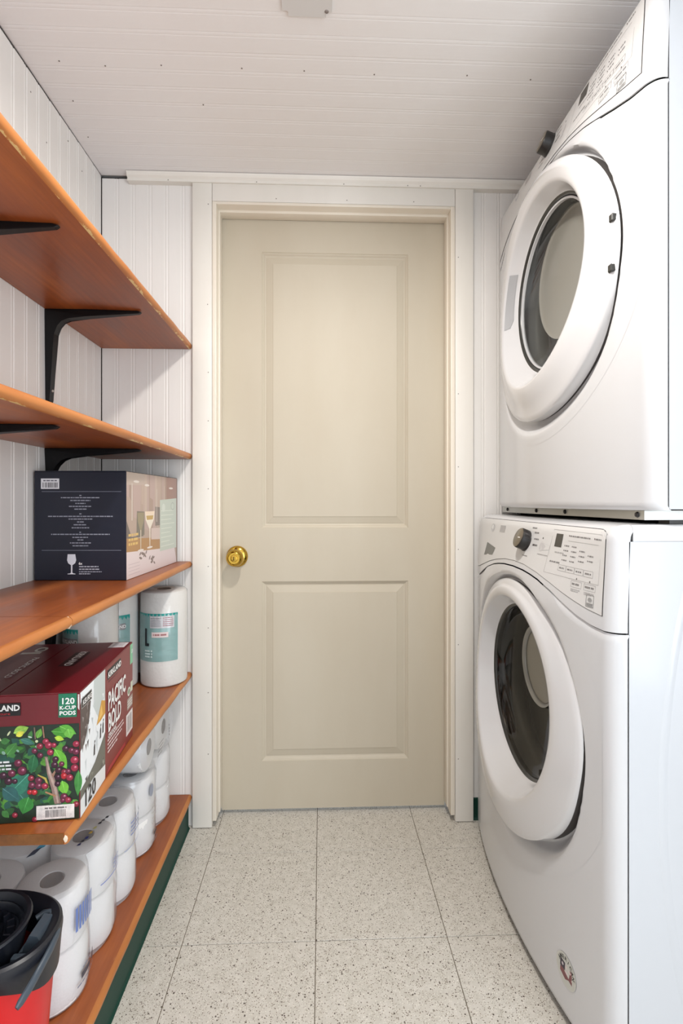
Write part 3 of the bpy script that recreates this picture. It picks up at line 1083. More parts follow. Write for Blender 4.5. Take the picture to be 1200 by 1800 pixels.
P.poly([(0.0012, 0.046), (0.03, 0.050), (0.07, 0.060), (0.1255, 0.090), (0.1255, 0.0008), (0.0012, 0.0008)], (104, 104, 96))
for i in range(24):
    u, v = rnd.uniform(0.006, 0.112), rnd.uniform(0.01, 0.055)
    P.poly([(u, v), (u + .012, v + rnd.uniform(-.006, .006)), (u + .006, v - .009)], rnd.choice([(132, 132, 122), (84, 84, 80), (150, 150, 140)]))
P.poly([(0.0012, 0.0008), (0.0012, 0.030), (0.06, 0.036), (0.1255, 0.028), (0.1255, 0.0008)], (226, 228, 229))
P.poly([(0.078, 0.122), (0.105, 0.158), (0.1255, 0.150), (0.1255, 0.126), (0.10, 0.122)], (204, 150, 58))
P.poly([(0.085, 0.125), (0.105, 0.150), (0.112, 0.13)], (232, 186, 96))
for u, v in ((0.066, 0.074), (0.098, 0.090), (0.112, 0.094)):
    P.poly([(u - .003, v), (u + .004, v), (u + .005, v + .016), (u + .002, v + .022), (u - .002, v + .016)], (46, 42, 46))
    P.ell(u + .003, v + .0235, .0026, .0026, (40, 38, 42), n=8)
P.rect(0.006, 0.1805, 0.054, 0.1985, (40, 38, 40))
P.frame(0.006, 0.1805, 0.054, 0.1985, 0.0009, (180, 178, 176))
P.rect(0.138, 0.1835, 0.224, 0.2025, (34, 26, 30))
P.words(0.145, 0.177, 0.03, 0.0026, (86, 30, 34), rnd, True)
P.poly([(0.292, 0.166), (0.3122, 0.166), (0.3122, 0.2095), (0.292, 0.2095)], (124, 190, 150))
for i, hw in enumerate((.05, .04, .045, .03)):
    P.words(0.140, 0.064 - i * .0075, hw * (1 if i != 1 else 1.3), 0.0034, (222, 206, 206), rnd, True)
P.ell(0.283, 0.110, 0.011, 0.010, (212, 216, 206))
P.ell(0.283, 0.110, 0.007, 0.006, (120, 140, 110))
P.rect(0.296, 0.104, 0.311, 0.126, (200, 206, 186))
P.rect(0.270, 0.072, 0.311, 0.096, (168, 156, 148))
for i in range(3):
    P.words(0.273, 0.076 + i * .006, .016, 0.0024, (224, 216, 212), rnd, True)
P.rect(0.262, 0.018, 0.311, 0.064, (226, 220, 220))
P.bars(0.272, 0.024, 0.304, 0.058, (60, 56, 66), 14, rnd)
P.poly([(0.13, 0.004), (0.255, 0.004), (0.255, 0.012), (0.15, 0.012)], (170, 60, 66))
P.build('printed_side', t, 'snowy mountain photograph and maroon panel with lettering')
SD = ((0, 1, 0), (0, 0, 1), (1, 0, 0))
text('lettering', 'KIRKLAND', (0, 0.181, 0.1878), *SD, 0.0106, M['white_print'], t, 'CENTER', 1.12, 0.03)
text('lettering', 'PACIFIC', (0, 0.139, 0.124), *SD, 0.034, M['white_print'], t, 'LEFT', 0.66, 0.03)
text('lettering', 'BOLD', (0, 0.139, 0.083), *SD, 0.034, M['white_print'], t, 'LEFT', 0.64, 0.03)
text('lettering', 'ORGANIC', (0, 0.139, 0.0705), *SD, 0.008, M['white_print'], t, 'LEFT', 1.0, 0.02)
text('lettering', 'KEURIG', (0, 0.030, 0.1858), *SD, 0.0085, M['white_print'], t, 'CENTER', 1.0, 0.02)
text('lettering', '120', (0, 0.014, 0.0075), *SD, 0.028, M['black_print'], t, 'LEFT', 0.95, 0.012)
text('lettering', '120', (0, 0.3022, 0.190), *SD, 0.008, M['white_print'], t, 'CENTER', 0.8, 0.02)
# top
P = Print((0, 0, H_), (1, 0, 0), (0, 1, 0), (0, 0, 1))
P.rect(-0.040, 0.268, -0.006, 0.308, (222, 218, 222))
P.bars(-0.034, 0.276, -0.012, 0.302, (120, 118, 130), 12, rnd)
P.rect(-0.094, 0.145, -0.064, 0.238, (52, 10, 20))
for i in range(13):
    P.words(-0.255 + i * 0.0045, 0.06 + .002 * i, 0.001, 0.0016, (122, 90, 96), rnd, True)
    P.rect(-0.250 + i * 0.0046, 0.10, -0.2484 + i * 0.0046, 0.225, (112, 70, 78))
P.ell(-0.176, 0.27, 0.012, 0.018, (206, 208, 200))
P.ell(-0.176, 0.27, 0.007, 0.010, (88, 60, 60))
P.rect(-0.205, 0.238, -0.166, 0.250, (206, 206, 198))
P.build('printed_top', t, 'small print and label on the maroon lid')
TP = ((0, -1, 0), (1, 0, 0), (0, 0, 1))
text('lettering', 'KIRKLAND', (-0.0835, 0.1915, H_), *TP, 0.0135, M['white_print'], t, 'CENTER', 1.0, 0.02)
text('lettering', 'PACIFIC BOLD', (-0.162, 0.145, H_), *TP, 0.0105, M['white_print'], t, 'CENTER', 1.25, 0.02)


# ------------------------------------------------------------------ paper towel rolls
def towel_roll(label, x, y, r, h, a0, a1, marks):
    """standing paper towel roll in clear film; a0..a1 = angles of the teal label round the roll"""
    t = thing('paper_towel_roll', label, 'paper towel', (x, y, 0.4803), 0, 'paper towel rolls on the shelf below the navy box')
    prof = [(0.02, 0.0), (r - 0.009, 0.0), (r - 0.003, 0.003), (r, 0.011), (r + 0.0008, h * .3), (r - .0006, h * .55), (r, h - 0.011), (r - 0.003, h - 0.003), (r - 0.009, h), (0.02, h), (0.02, h - 0.03)]
    obj('paper', lathe(prof, 56, 'z'), M['towel'], t, 40)
    obj('core', lathe([(0.0198, 0.001), (0.0198, h + 0.001), (0.0185, h + 0.001), (0.0185, 0.001)], 24, 'z', closed=True), M['core'], t, 40)
    R = r + 0.0016

    def wrap(u, v, lift):
        a_ = a0 + u / R
        return Vector(((R + lift * 2) * math.cos(a_), (R + lift * 2) * math.sin(a_), v))
    P = Print((0, 0, 0), (1, 0, 0), (0, 0, 1), (0, -1, 0), wrap, 0.00005)
    wl = (a1 - a0) * R
    z0, z1 = 0.076, 0.212
    ns = 24
    P.k += 1
    for i in range(ns):
        P.rect(wl * i / ns, z0, wl * (i + 1) / ns, z1, (30, 148, 140), True)
    # embossed swirl arcs in a lighter teal
    rr = random.Random(5)
    P.k += 1
    for i in range(46):
        cu, cv = rr.uniform(0.01, wl - 0.01), rr.uniform(z0 + .008, z1 - .05)
        for q in range(3):
            rad = 0.004 + q * 0.0035
            for s in range(6):
                t0, t1 = PI * s / 6, PI * (s + 1) / 6
                pp = [(cu + rad * math.cos(t0), cv + rad * math.sin(t0)), (cu + (rad + .0009) * math.cos(t0), cv + (rad + .0009) * math.sin(t0)), (cu + (rad + .0009) * math.cos(t1), cv + (rad + .0009) * math.sin(t1)), (cu + rad * math.cos(t1), cv + rad * math.sin(t1))]
                if all(0.001 < p[0] < wl - .001 and z0 < p[1] < z1 for p in pp):
                    P.poly(pp, (86, 176, 170), True)
    if marks == 'panel':
        u0 = wl - 0.079
        P.k += 1
        for i in range(8):
            P.rect(u0 + .068 * i / 8, 0.171, u0 + .068 * (i + 1) / 8, 0.205, (206, 204, 206), True)
        P.k += 1
        P.words(u0 + .003, 0.198, .014, .002, (120, 118, 122), rr, True)
        for i in range(5):
            P.words(u0 + .003, 0.193 - i * .0042, .014, .0018, (150, 148, 152), rr, True)
            P.words(u0 + .037, 0.199 - i * .0055, .014, .002, (168, 110, 116), rr, True)
        P.k += 1
        for i in range(6):
            P.rect(u0 + .006 + .045 * i / 6, 0.145, u0 + .006 + .045 * (i + 1) / 6, 0.160, (222, 206, 204), True)
        P.words(u0 + .010, 0.150, .018, .005, (164, 112, 112), rr, True)
        P.rect(u0 - .016, .120, u0 - .009, .170, (24, 32, 36))
        P.rect(u0 - .009, .120, u0 - .002, .128, (24, 32, 36))
        for i in range(3):
            P.words(u0 - .016, .088 + i * .008, .012, .005, (196, 214, 212), rr, True)
    else:
        um = wl * .74 if marks == 'logo' else wl * .68
        P.k += 1
        for i in range(8):
            P.rect(um - .028 + .056 * i / 8, 0.172, um - .028 + .056 * (i + 1) / 8, 0.189, (24, 26, 30), True)
        P.k += 1
        P.words(um - .024, .104, .02, .004, (216, 220, 222), rr, True)
        P.words(um - .024, .096, .02, .003, (176, 140, 160), rr, True)
    P.build('label_band', t, 'teal printed label band')
    if marks != 'panel':
        def wr(u_, v_):
            a_ = a0 + (um + u_) / R
            return Vector(((R + .0022) * math.cos(a_), (R + .0022) * math.sin(a_), 0.1765 + v_))
        text('lettering', 'KIRKLAND', (0, 0, 0), (1, 0, 0), (0, 0, 1), (0, -1, 0), 0.0085, M['white_print'], t, 'CENTER', 0.98, 0.03, wr)
    obj('film', lathe([(0.03, h + 0.0035), (r - .006, h + 0.0025), (r + .001, h - .004), (r + .0038, h * .5), (r + .001, .006), (r - .006, .0008)], 40, 'z'), M['film'], t, 50)
    return t


towel_roll('white paper towel roll at the far end of its shelf, teal panel label facing out', -0.4645, 1.552, 0.0650, 0.272, math.radians(185), math.radians(320), 'panel')
towel_roll('white paper towel roll half hidden behind the one at the far shelf end', -0.598, 1.520, 0.0640, 0.268, math.radians(215), math.radians(330), 'mid')
towel_roll('white paper towel roll nearest the back corner of the coffee box', -0.598, 1.374, 0.0640, 0.268, math.radians(165), math.radians(266), 'logo')


# ------------------------------------------------------------------ toilet paper packs
def film_outline(cs, r, pinch, n=150, ext=0.0018):
    """outline hugging a row of circles: rounded hull pulled part of the way into the gaps"""
    cx = sum(c[0] for c in cs) / len(cs)
    cy = sum(c[1] for c in cs) / len(cs)
    pts = []
    R = r + ext
    for i in range(n):
        a_ = 2 * PI * i / n
        d = Vector((math.cos(a_), math.sin(a_)))
        best = max((c[0] - cx) * d.x + (c[1] - cy) * d.y for c in cs)
        # farthest hit of the ray on the union of circles
        far = 0
        for c in cs:
            q = Vector((c[0] - cx, c[1] - cy))
            b = q.dot(d)
            disc = b * b - q.length_squared + R * R
            if disc > 0:
                far = max(far, b + math.sqrt(disc))
        # hull: min over directions of support / cos
        hull = 9
        for k in range(72):
            e = Vector((math.cos(2 * PI * k / 72), math.sin(2 * PI * k / 72)))
            cs_ = e.dot(d)
            if cs_ > 0.05:
                hull = min(hull, (max((c[0] - cx) * e.x + (c[1] - cy) * e.y for c in cs) + R) / cs_)
        rad = hull * (1 - pinch) + min(far, hull) * pinch
        pts.append((cx + d.x * rad, cy + d.y * rad))
    return pts


def tp_pack(label, loc, rows, cols, tiers, r, h, group, squash=1.0):
    """shrink-wrapped pack of standing rolls; origin at the pack's low near right corner"""
    t = thing('toilet_paper_pack', label, 'toilet paper', loc, 0, group)
    t.scale = (squash, 1, 1)
    cs = []
    roll_me = core_me = None
    for i in range(cols):
        for j in range(rows):
            x, y = -r - 0.006 - i * (2 * r - .001), r + 0.006 + j * (2 * r - .001)
            cs.append((x, y))
            for k in range(tiers):
                if roll_me is None:
                    prof = [(0.021, 0.001), (r - 0.008, 0.0), (r - .002, 0.003), (r, 0.010), (r, h - 0.012), (r - .002, h - .004), (r - .009, h), (0.023, h - 0.001), (0.021, h - .004), (0.021, 0.001)]
                    ro = obj('paper_roll', lathe(prof, 36, 'z'), M['tissue'], t, 40)
                    co = obj('core', lathe([(0.0208, 0.002), (0.0208, h - .002), (0.0195, h - .002), (0.0195, 0.002)], 20, 'z', closed=True), M['core'], ro, 40)
                    cp = obj('tube_shade', lathe([(0, 0.002), (0.0195, 0.002)], 16, 'z', (0, 0, 0.02)), M['core'], ro)
                    roll_me, core_me, cap_me = ro.data, co.data, cp.data
                else:
                    ro = link('paper_roll', roll_me, None, t)
                    co = link('core', core_me, None, ro)
                    cp = link('tube_shade', cap_me, None, ro)
                ro.location = (x, y, 0.0025 + k * (h + .001))
                ro.rotation_euler = (0, 0, random.uniform(0, 6))
    H = tiers * (h + .001) + .004
    ol = film_outline(cs, r, 0.62)
    rr = random.Random(int(loc[1] * 1000))
    loops = []
    nz = 14
    cx = sum(p[0] for p in ol) / len(ol)
    cy = sum(p[1] for p in ol) / len(ol)
    ph = [rr.uniform(0, 6) for _ in range(6)]

    def wr(i, z):
        return 0.0007 * math.sin(i * .21 + z * 60 + ph[0]) + 0.0006 * math.sin(i * .5 - z * 90 + ph[1]) + 0.0007 * math.sin(i * .11 + z * 25 + ph[2])
    for q in range(nz + 1):
        s = q / nz
        z = 0.0006 + s * H
        inset = 0.007 * (max(0, 0.06 - s) / .06) + 0.006 * (max(0, s - .92) / .08) ** 2
        # the film dips in between the tiers
        for k in range(1, tiers):
            inset += 0.0025 * math.exp(-((z - k * (h + .001)) / .010) ** 2)
        lp = []
        for i, (px, py) in enumerate(ol):
            d = Vector((px - cx, py - cy)).normalized()
            off = wr(i, z) - inset
            lp.append((px + d.x * off, py + d.y * off, z))
        loops.append(lp)
    bm = loft(loops, True, False)
    bm.verts.ensure_lookup_table()
    # top sheet, sagging over the cores
    base = len(bm.verts) - len(ol)
    prev = [bm.verts[base + i] for i in range(len(ol))]
    for f in (0.97, 0.85, 0.6, 0.3):
        cur = []
        for i, (px, py) in enumerate(ol):
            x, y = cx + (px - cx) * f, cy + (py - cy) * f
            cur.append(bm.verts.new((x, y, 0.0006 + H + 0.0012 + 0.0012 * math.sin(i * .3 + f * 30 + ph[3]) + (0.001 if f < .95 else 0))))
        for i in range(len(ol)):
            j = (i + 1) % len(ol)
            bm.faces.new((prev[i], prev[j], cur[j], cur[i]))
        prev = cur
    c0 = bm.verts.new((cx, cy, 0.0006 + H + .002))
    for i in range(len(ol)):
        bm.faces.new((prev[i], prev[(i + 1) % len(ol)], c0))
    f = obj('plastic_wrap', bm, M['film'], t, 60)
    f['label'] = 'clear crinkled plastic wrap'
    return t, cs, H


PG = 'wrapped toilet paper packs on the low shelf'
r0, h0 = 0.0635, 0.1035
t, cs, H = tp_pack('near pack of white toilet paper beside the mop bucket', (-0.4355, 0.914, 0.0984), 3, 2, 2, r0, h0, PG, 0.93)
rnd = random.Random(21)
FX = -0.0015
P = Print((0, 0, 0), (0, 1, 0), (0, 0, 1), (1, 0, 0))
y_ = [r0 + 0.006 + j * (2 * r0 - .001) for j in range(3)]


def wrapx(u, v, lift):
    # follow the bulge of the roll behind the film
    yc = min(y_, key=lambda q: abs(q - u))
    dx = math.sqrt(max(0, (r0 + .0085) ** 2 - (u - yc) ** 2)) - (r0 + .0085)
    return Vector((FX + dx * .72 + 0.0012 + lift, u, v))


P.wrap = wrapx
P.k += 1
for i in range(7):
    P.rect(y_[0] - .034 + i * .0082, 0.135, y_[0] - .0286 + i * .0082, 0.178, (104, 126, 186), True)
P.words(y_[0] - .016, 0.056, .022, .003, (130, 134, 150), rnd, True)
P.words(y_[0] - .020, 0.040, .016, .010, (70, 72, 84), rnd, True)
P.ell(y_[0] + .030, .046, .012, .008, (70, 72, 84))
P.words(y_[0] - .030, 0.031, .03, .003, (130, 134, 150), rnd, True)
P.k += 1
P.rect(y_[1] - .044, .134, y_[1] + .046, .1362, (112, 126, 190), True)
for i in range(3):
    P.words(y_[1] - .004, .142 + i * .008, .024, .0036, (138, 150, 200), rnd, True)
P.k += 1
P.rect(y_[2] - .044, .116, y_[2] + .03, .1178, (156, 166, 202), True)
for i in range(4):
    P.words(y_[2] - .024, .168 - i * .009, .030, .0034, (128, 140, 188), rnd, True)
for i in range(4):
    P.rect(y_[2] + .034, .126 + i * .013, y_[2] + .046, .133 + i * .013, (80, 88, 118), True)
P.build('printed_marks', t, 'blue and grey print on the wrap')
P = Print((0, 0, H + 0.0042), (1, 0, 0), (0, 1, 0), (0, 0, 1))
for k, (u, v) in enumerate([(-0.062, .150), (-0.060, .160), (-0.056, .171), (-0.049, .220), (-0.046, .230), (-0.042, .241), (-0.055, .188), (-.053, .204)]):
    P.poly([(u, v), (u + .007, v + .002), (u + .006, v + .010), (u + .001, v + .007)], ((50, 54, 100), (70, 72, 80), (60, 64, 130), (60, 60, 70), (90, 90, 96), (50, 54, 60), (214, 178, 84), (206, 200, 130))[k])
P.poly([(-0.145, .135), (-.130, .150), (-.128, .172), (-.142, .162)], (90, 180, 216))
P.poly([(-0.150, .118), (-.138, .128), (-.134, .150), (-.147, .140)], (76, 84, 104))
P.build('printed_top', t, 'small dark and coloured print on the wrap')

t, cs, H = tp_pack('far lower pack of toilet paper at the far end of the low shelf', (-0.440, 1.317, 0.0984), 2, 2, 2, 0.068, 0.096, PG, 0.86)
P = Print((0, 0, 0), (0, 1, 0), (0, 0, 1), (1, 0, 0))
y_ = [0.068 + .006 + j * .135 for j in range(2)]
r0 = 0.068
P.wrap = wrapx
P.words(y_[0] - .01, .034, .016, .009, (84, 82, 84), rnd, True)
P.ell(y_[0] + .036, .046, .006, .008, (84, 82, 84))
P.words(y_[0] - .02, .018, .02, .003, (140, 138, 140), rnd, True)
for i in range(4):
    P.words(y_[0] - .02, .110 - i * .014, .03, .0022, (168, 158, 150), rnd, True)
P.ell(y_[0] - .022, .160, .010, .016, (150, 156, 172))
P.build('printed_marks', t, 'grey print on the wrap')
zt = 0.0984 + H + 0.005
# upper pack: rolls lying on their sides, ends to the aisle
t = thing('toilet_paper_pack', 'upper pack of toilet paper with rolls on their sides, roll ends showing', 'toilet paper', (-0.444, 1.317, zt), 0, PG)
r1, l1 = 0.0605, 0.105
mesh_r = None
for j in range(2):
    for i in range(2):
        y, x = 0.066 + j * 0.125, -0.006 - i * (l1 + .002)
        if mesh_r is None:
            prof = [(0.021, 0.001), (r1 - 0.008, 0.0), (r1 - .002, -0.003), (r1, -0.010), (r1, -l1 + 0.010), (r1 - .002, -l1 + .003), (r1 - .008, -l1), (0.021, -l1 + 0.001)]
            ro = obj('paper_roll', lathe(prof, 36, 'x', closed=True), M['tissue'], t, 40)
            co = obj('core', lathe([(0.0208, 0.0), (0.0208, -l1), (0.0195, -l1), (0.0195, 0.0)], 20, 'x', closed=True), M['core'], ro, 40)
            mesh_r = (ro.data, co.data)
        else:
            ro = link('paper_roll', mesh_r[0], None, t)
            co = link('core', mesh_r[1], None, ro)
        ro.location = (x - .004, y, r1 + 0.003)
# film: rounded-rectangle tube along x hugging the two rows
ol = film_outline([(0.066, r1 + .003), (0.191, r1 + .003)], r1, 0.25, 120, 0.0028)
loops = []
ycen = 0.1285
for q in range(9):
    s = q / 8
    x = 0.002 - s * (2 * l1 + .014)
    ins = 0.010 * (max(0, .10 - s) / .10) ** 2 + .010 * (max(0, s - .9) / .1) ** 2
    loops.append([(x, ycen + (p[0] - ycen) * (1 - ins / .12) + .0009 * math.sin(i * .7 + s * 9), r1 + .003 + (p[1] - r1 - .003) * (1 - ins / .06) + .0007 * math.sin(i * .45 + s * 14)) for i, p in enumerate(ol)])
f = obj('plastic_wrap', loft(loops), M['film'], t, 60)
f['label'] = 'clear crinkled plastic wrap'
P = Print((0.0025, 0, 0), (0, 1, 0), (0, 0, 1), (1, 0, 0))
for i in range(4):
    P.words(.10 + i * .004, .018 + i * .009, .02, .0026, (150, 146, 146), rnd, True)
for i in range(4):
    P.rect(.205, .030 + i * .009, .210, .035 + i * .009, (120, 112, 112))
P.build('printed_marks', t, 'faint grey print on the wrap')


# ------------------------------------------------------------------ mop bucket
def sup(cx, cy, a_, b_, z, n=64, e=2.3, ang0=0, ang1=2 * PI):
    pts = []
    for i in range(n):
        t_ = 2 * PI * i / n
        c_, s_ = math.cos(t_), math.sin(t_)
        pts.append((cx + a_ * math.copysign(abs(c_) ** (2 / e), c_), cy + b_ * math.copysign(abs(s_) ** (2 / e), s_), z))
    return pts


t = thing('mop_bucket', 'red mop bucket with black wringer beside the toilet paper', 'bucket', (-0.545, 0.817, 0.0984))
A_, B_ = 0.136, 0.092
bm = loft([sup(0, 0, A_ - .030, B_ - .030, 0.0006), sup(0, 0, A_ - .026, B_ - .026, 0.004), sup(0, 0, A_ - .010, B_ - .010, 0.20), sup(0, 0, A_ - .007, B_ - .007, 0.226),
           sup(0, 0, A_ - .012, B_ - .012, 0.226), sup(0, 0, A_ - .014, B_ - .014, 0.20), sup(0, 0, A_ - .032, B_ - .032, 0.010)], True, True)
o = obj('bucket_body', bm, M['red'], t, 40)
o['label'] = 'bright red plastic body'


def skirt(i, n):
    # the collar hangs lower at the right hand side
    a_ = 2 * PI * i / n
    return 0.224 - 0.044 * max(0, math.cos(a_ - 0.05)) ** 3


n = 64
lo = sup(0, 0, A_ - .005, B_ - .005, 0)
loops = [[(p[0], p[1], skirt(i, n)) for i, p in enumerate(lo)], sup(0, 0, A_ - .002, B_ - .002, 0.222), sup(0, 0, A_, B_, 0.238), sup(0, 0, A_ - .001, B_ - .001, 0.2475), sup(0, 0, A_ - .005, B_ - .005, 0.2505), sup(0, 0, A_ - .012, B_ - .012, 0.249),
         sup(0, 0, A_ - .022, B_ - .022, 0.240), sup(0, 0, A_ - .026, B_ - .026, 0.236), sup(0, 0, A_ - .028, B_ - .028, 0.205), sup(0, 0, A_ - .0065, B_ - .0065, 0.2265)]
rimo = obj('rim_collar', loft(loops, False, False), M['plastic_black'], t, 40)
rimo['label'] = 'black plastic rim collar'
# drain ribs inside the far edge of the rim
for k in range(9):
    a_ = math.radians(58 + k * 8)
    bm = bmesh.new()
    box(bm, -.0018, .0018, -.010, .010, -.010, .004)
    o = obj('rib', bm, M['plastic_grey'], rimo)
    o.location = ((A_ - .030) * math.cos(a_), (B_ - .022) * math.sin(a_), 0.238)
    o.rotation_euler = (0, 0, a_ - PI / 2)
# wringer basket
bx, by, bz = 0.018, -0.004, 0.262
prof = [(0.030, -0.085), (0.070, -0.080), (0.080, -0.030), (0.088, -0.004), (0.091, 0.0), (0.0885, 0.0035), (0.082, 0.003), (0.078, -0.004), (0.076, -0.010), (0.0725, -0.008), (0.070, -0.012), (0.068, -0.022), (0.0645, -0.020), (0.062, -0.026), (0.059, -0.036), (0.055, -0.034), (0.052, -0.042), (0.048, -0.075), (0.0, -0.078)]
prof = [(r_ * .82, h_ * .9) for r_, h_ in prof]
o = obj('wringer_basket', lathe(prof, 48, 'z', (bx, by, bz)), M['plastic_black'], t, 35)
o['label'] = 'black ringed wringer basket'
for k in range(18):
    a_ = 2 * PI * k / 18
    bm = bmesh.new()
    box(bm, -.005, .005, -.0015, .0015, -.045, -.014)
    q = obj('slot_rib', bm, M['plastic_black'], o)
    q.location = (bx + .045 * math.cos(a_), by + .045 * math.sin(a_), bz)
    q.rotation_euler = (0, 0, a_)
obj('wringer_deck', loft([sup(0, 0, A_ - .040, B_ - .034, 0.150), sup(0, 0, A_ - .040, B_ - .034, 0.154)]), M['plastic_black'], t)
# pivot yoke between basket and rim
yk = obj('pivot_yoke', extrude_profile([(0.086, -.050), (0.120, -.044), (0.122, -.010), (0.116, 0.002), (0.104, 0.004), (0.098, -.008), (0.094, -.020), (0.088, -.022)], -0.022, 0.022, 'y'), M['plastic_grey'], t)
yk.location = (-0.004, 0.012, 0.246)
yk['label'] = 'grey pivot yoke'
bm = tube([(0.086, 0.036, 0.240), (0.094, 0.044, 0.243), (0.104, 0.046, 0.243), (0.110, 0.038, 0.241), (0.111, 0.02, 0.239)], 0.0045, 8)
obj('yoke_loop', bm, M['plastic_grey'], t, 50)
o = boxo('yoke_bridge', 0.082, 0.112, -0.030, -0.018, 0.205, 0.232, M['plastic_grey'], t, 0.003)
# carrying handle folded down along the right hand rim
path = [(0.130, 0.022, 0.238), (0.1355, 0.002, 0.240), (0.1365, -0.020, 0.236), (0.134, -0.045, 0.228), (0.130, -0.065, 0.219), (0.126, -0.078, 0.213), (0.124, -0.084, 0.210)]
o = obj('handle', tube(path, [(0.003, .004), (0.004, .006), (.0042, .0068), (.0042, .007), (.0042, .0072), (.004, .0068), (.0025, .0045)], 10), M['plastic_grey'], t, 50)
o['label'] = 'slate grey carrying handle folded down'
# ------------------------------------------------------------------ washer and dryer
HW = 0.380                     # half width
SEAM_T = [(0.0, .855), (.06, .853), (.10, .849), (.14, .843), (.20, .828), (.25, .811), (.29, .798), (.33, .788), (.36, .785), (.50, .785)]
PANEL_T = [(0.0, .868), (.06, .866), (.13, .857), (.19, .845), (.24, .833), (.28, .824), (.32, .816), (.36, .811), (.5, .81)]


def interp(T, x):
    x = abs(x)
    for (a_, b_), (c_, d_) in zip(T, T[1:]):
        if x <= c_:
            s = (x - a_) / (c_ - a_)
            return b_ + (d_ - b_) * s
    return T[-1][1]


def sstep(a_, b_, x):
    t_ = max(0.0, min(1.0, (x - a_) / (b_ - a_)))
    return t_ * t_ * (3 - 2 * t_)


CW, CD = 0.022, 0.024          # corner rounding: width and depth


def plan_columns():
    """(dy, extra_x) along the front from one side seam round to the other"""
    half = [(HW, CD + 0.005), (HW, CD + 0.0025)]
    for k in range(9):
        a_ = PI / 2 * k / 8
        half.append((HW - CW * (1 - math.cos(a_)), CD * (1 - math.sin(a_))))
    n = 92
    s = HW - CW
    mid = [(s - 2 * s * k / n, 0.0) for k in range(1, n)]
    return half + mid + [(-a_, b_) for a_, b_ in reversed(half)]


ZTOP = 0.971


def body_x(dy, z, ex=0.0, zc=0.557, dish=True, zf=0.91):
    k = min(abs(dy), HW - CW * .5)
    x = 0.30 * k * k
    if dish:
        rho = math.hypot(dy, (z - zc) / zf)
        # recess round the ring: tight at the sides, flaring below, none under the console
        low = sstep(0.05, 0.28, zc - z)
        top = sstep(0.10, 0.25, z - zc)
        x += 0.022 * (1 - sstep(0.3125, 0.3165 + 0.036 * low + 0.016 * top, rho))
    t_ = max(0.0, (z - 0.80) / (0.962 - 0.80))
    xt = 0.046
    lean = sstep(0, 1, min(t_, 1)) * .35 + min(t_, 1.0) * .65
    x = x * (1 - lean) + xt * lean
    if z > 0.945:          # rolls over to the top
        q = min(1.0, (z - .945) / (ZTOP - .945))
        x += 0.034 * (1 - math.sqrt(max(0, 1 - q * q)))
    return x + ex


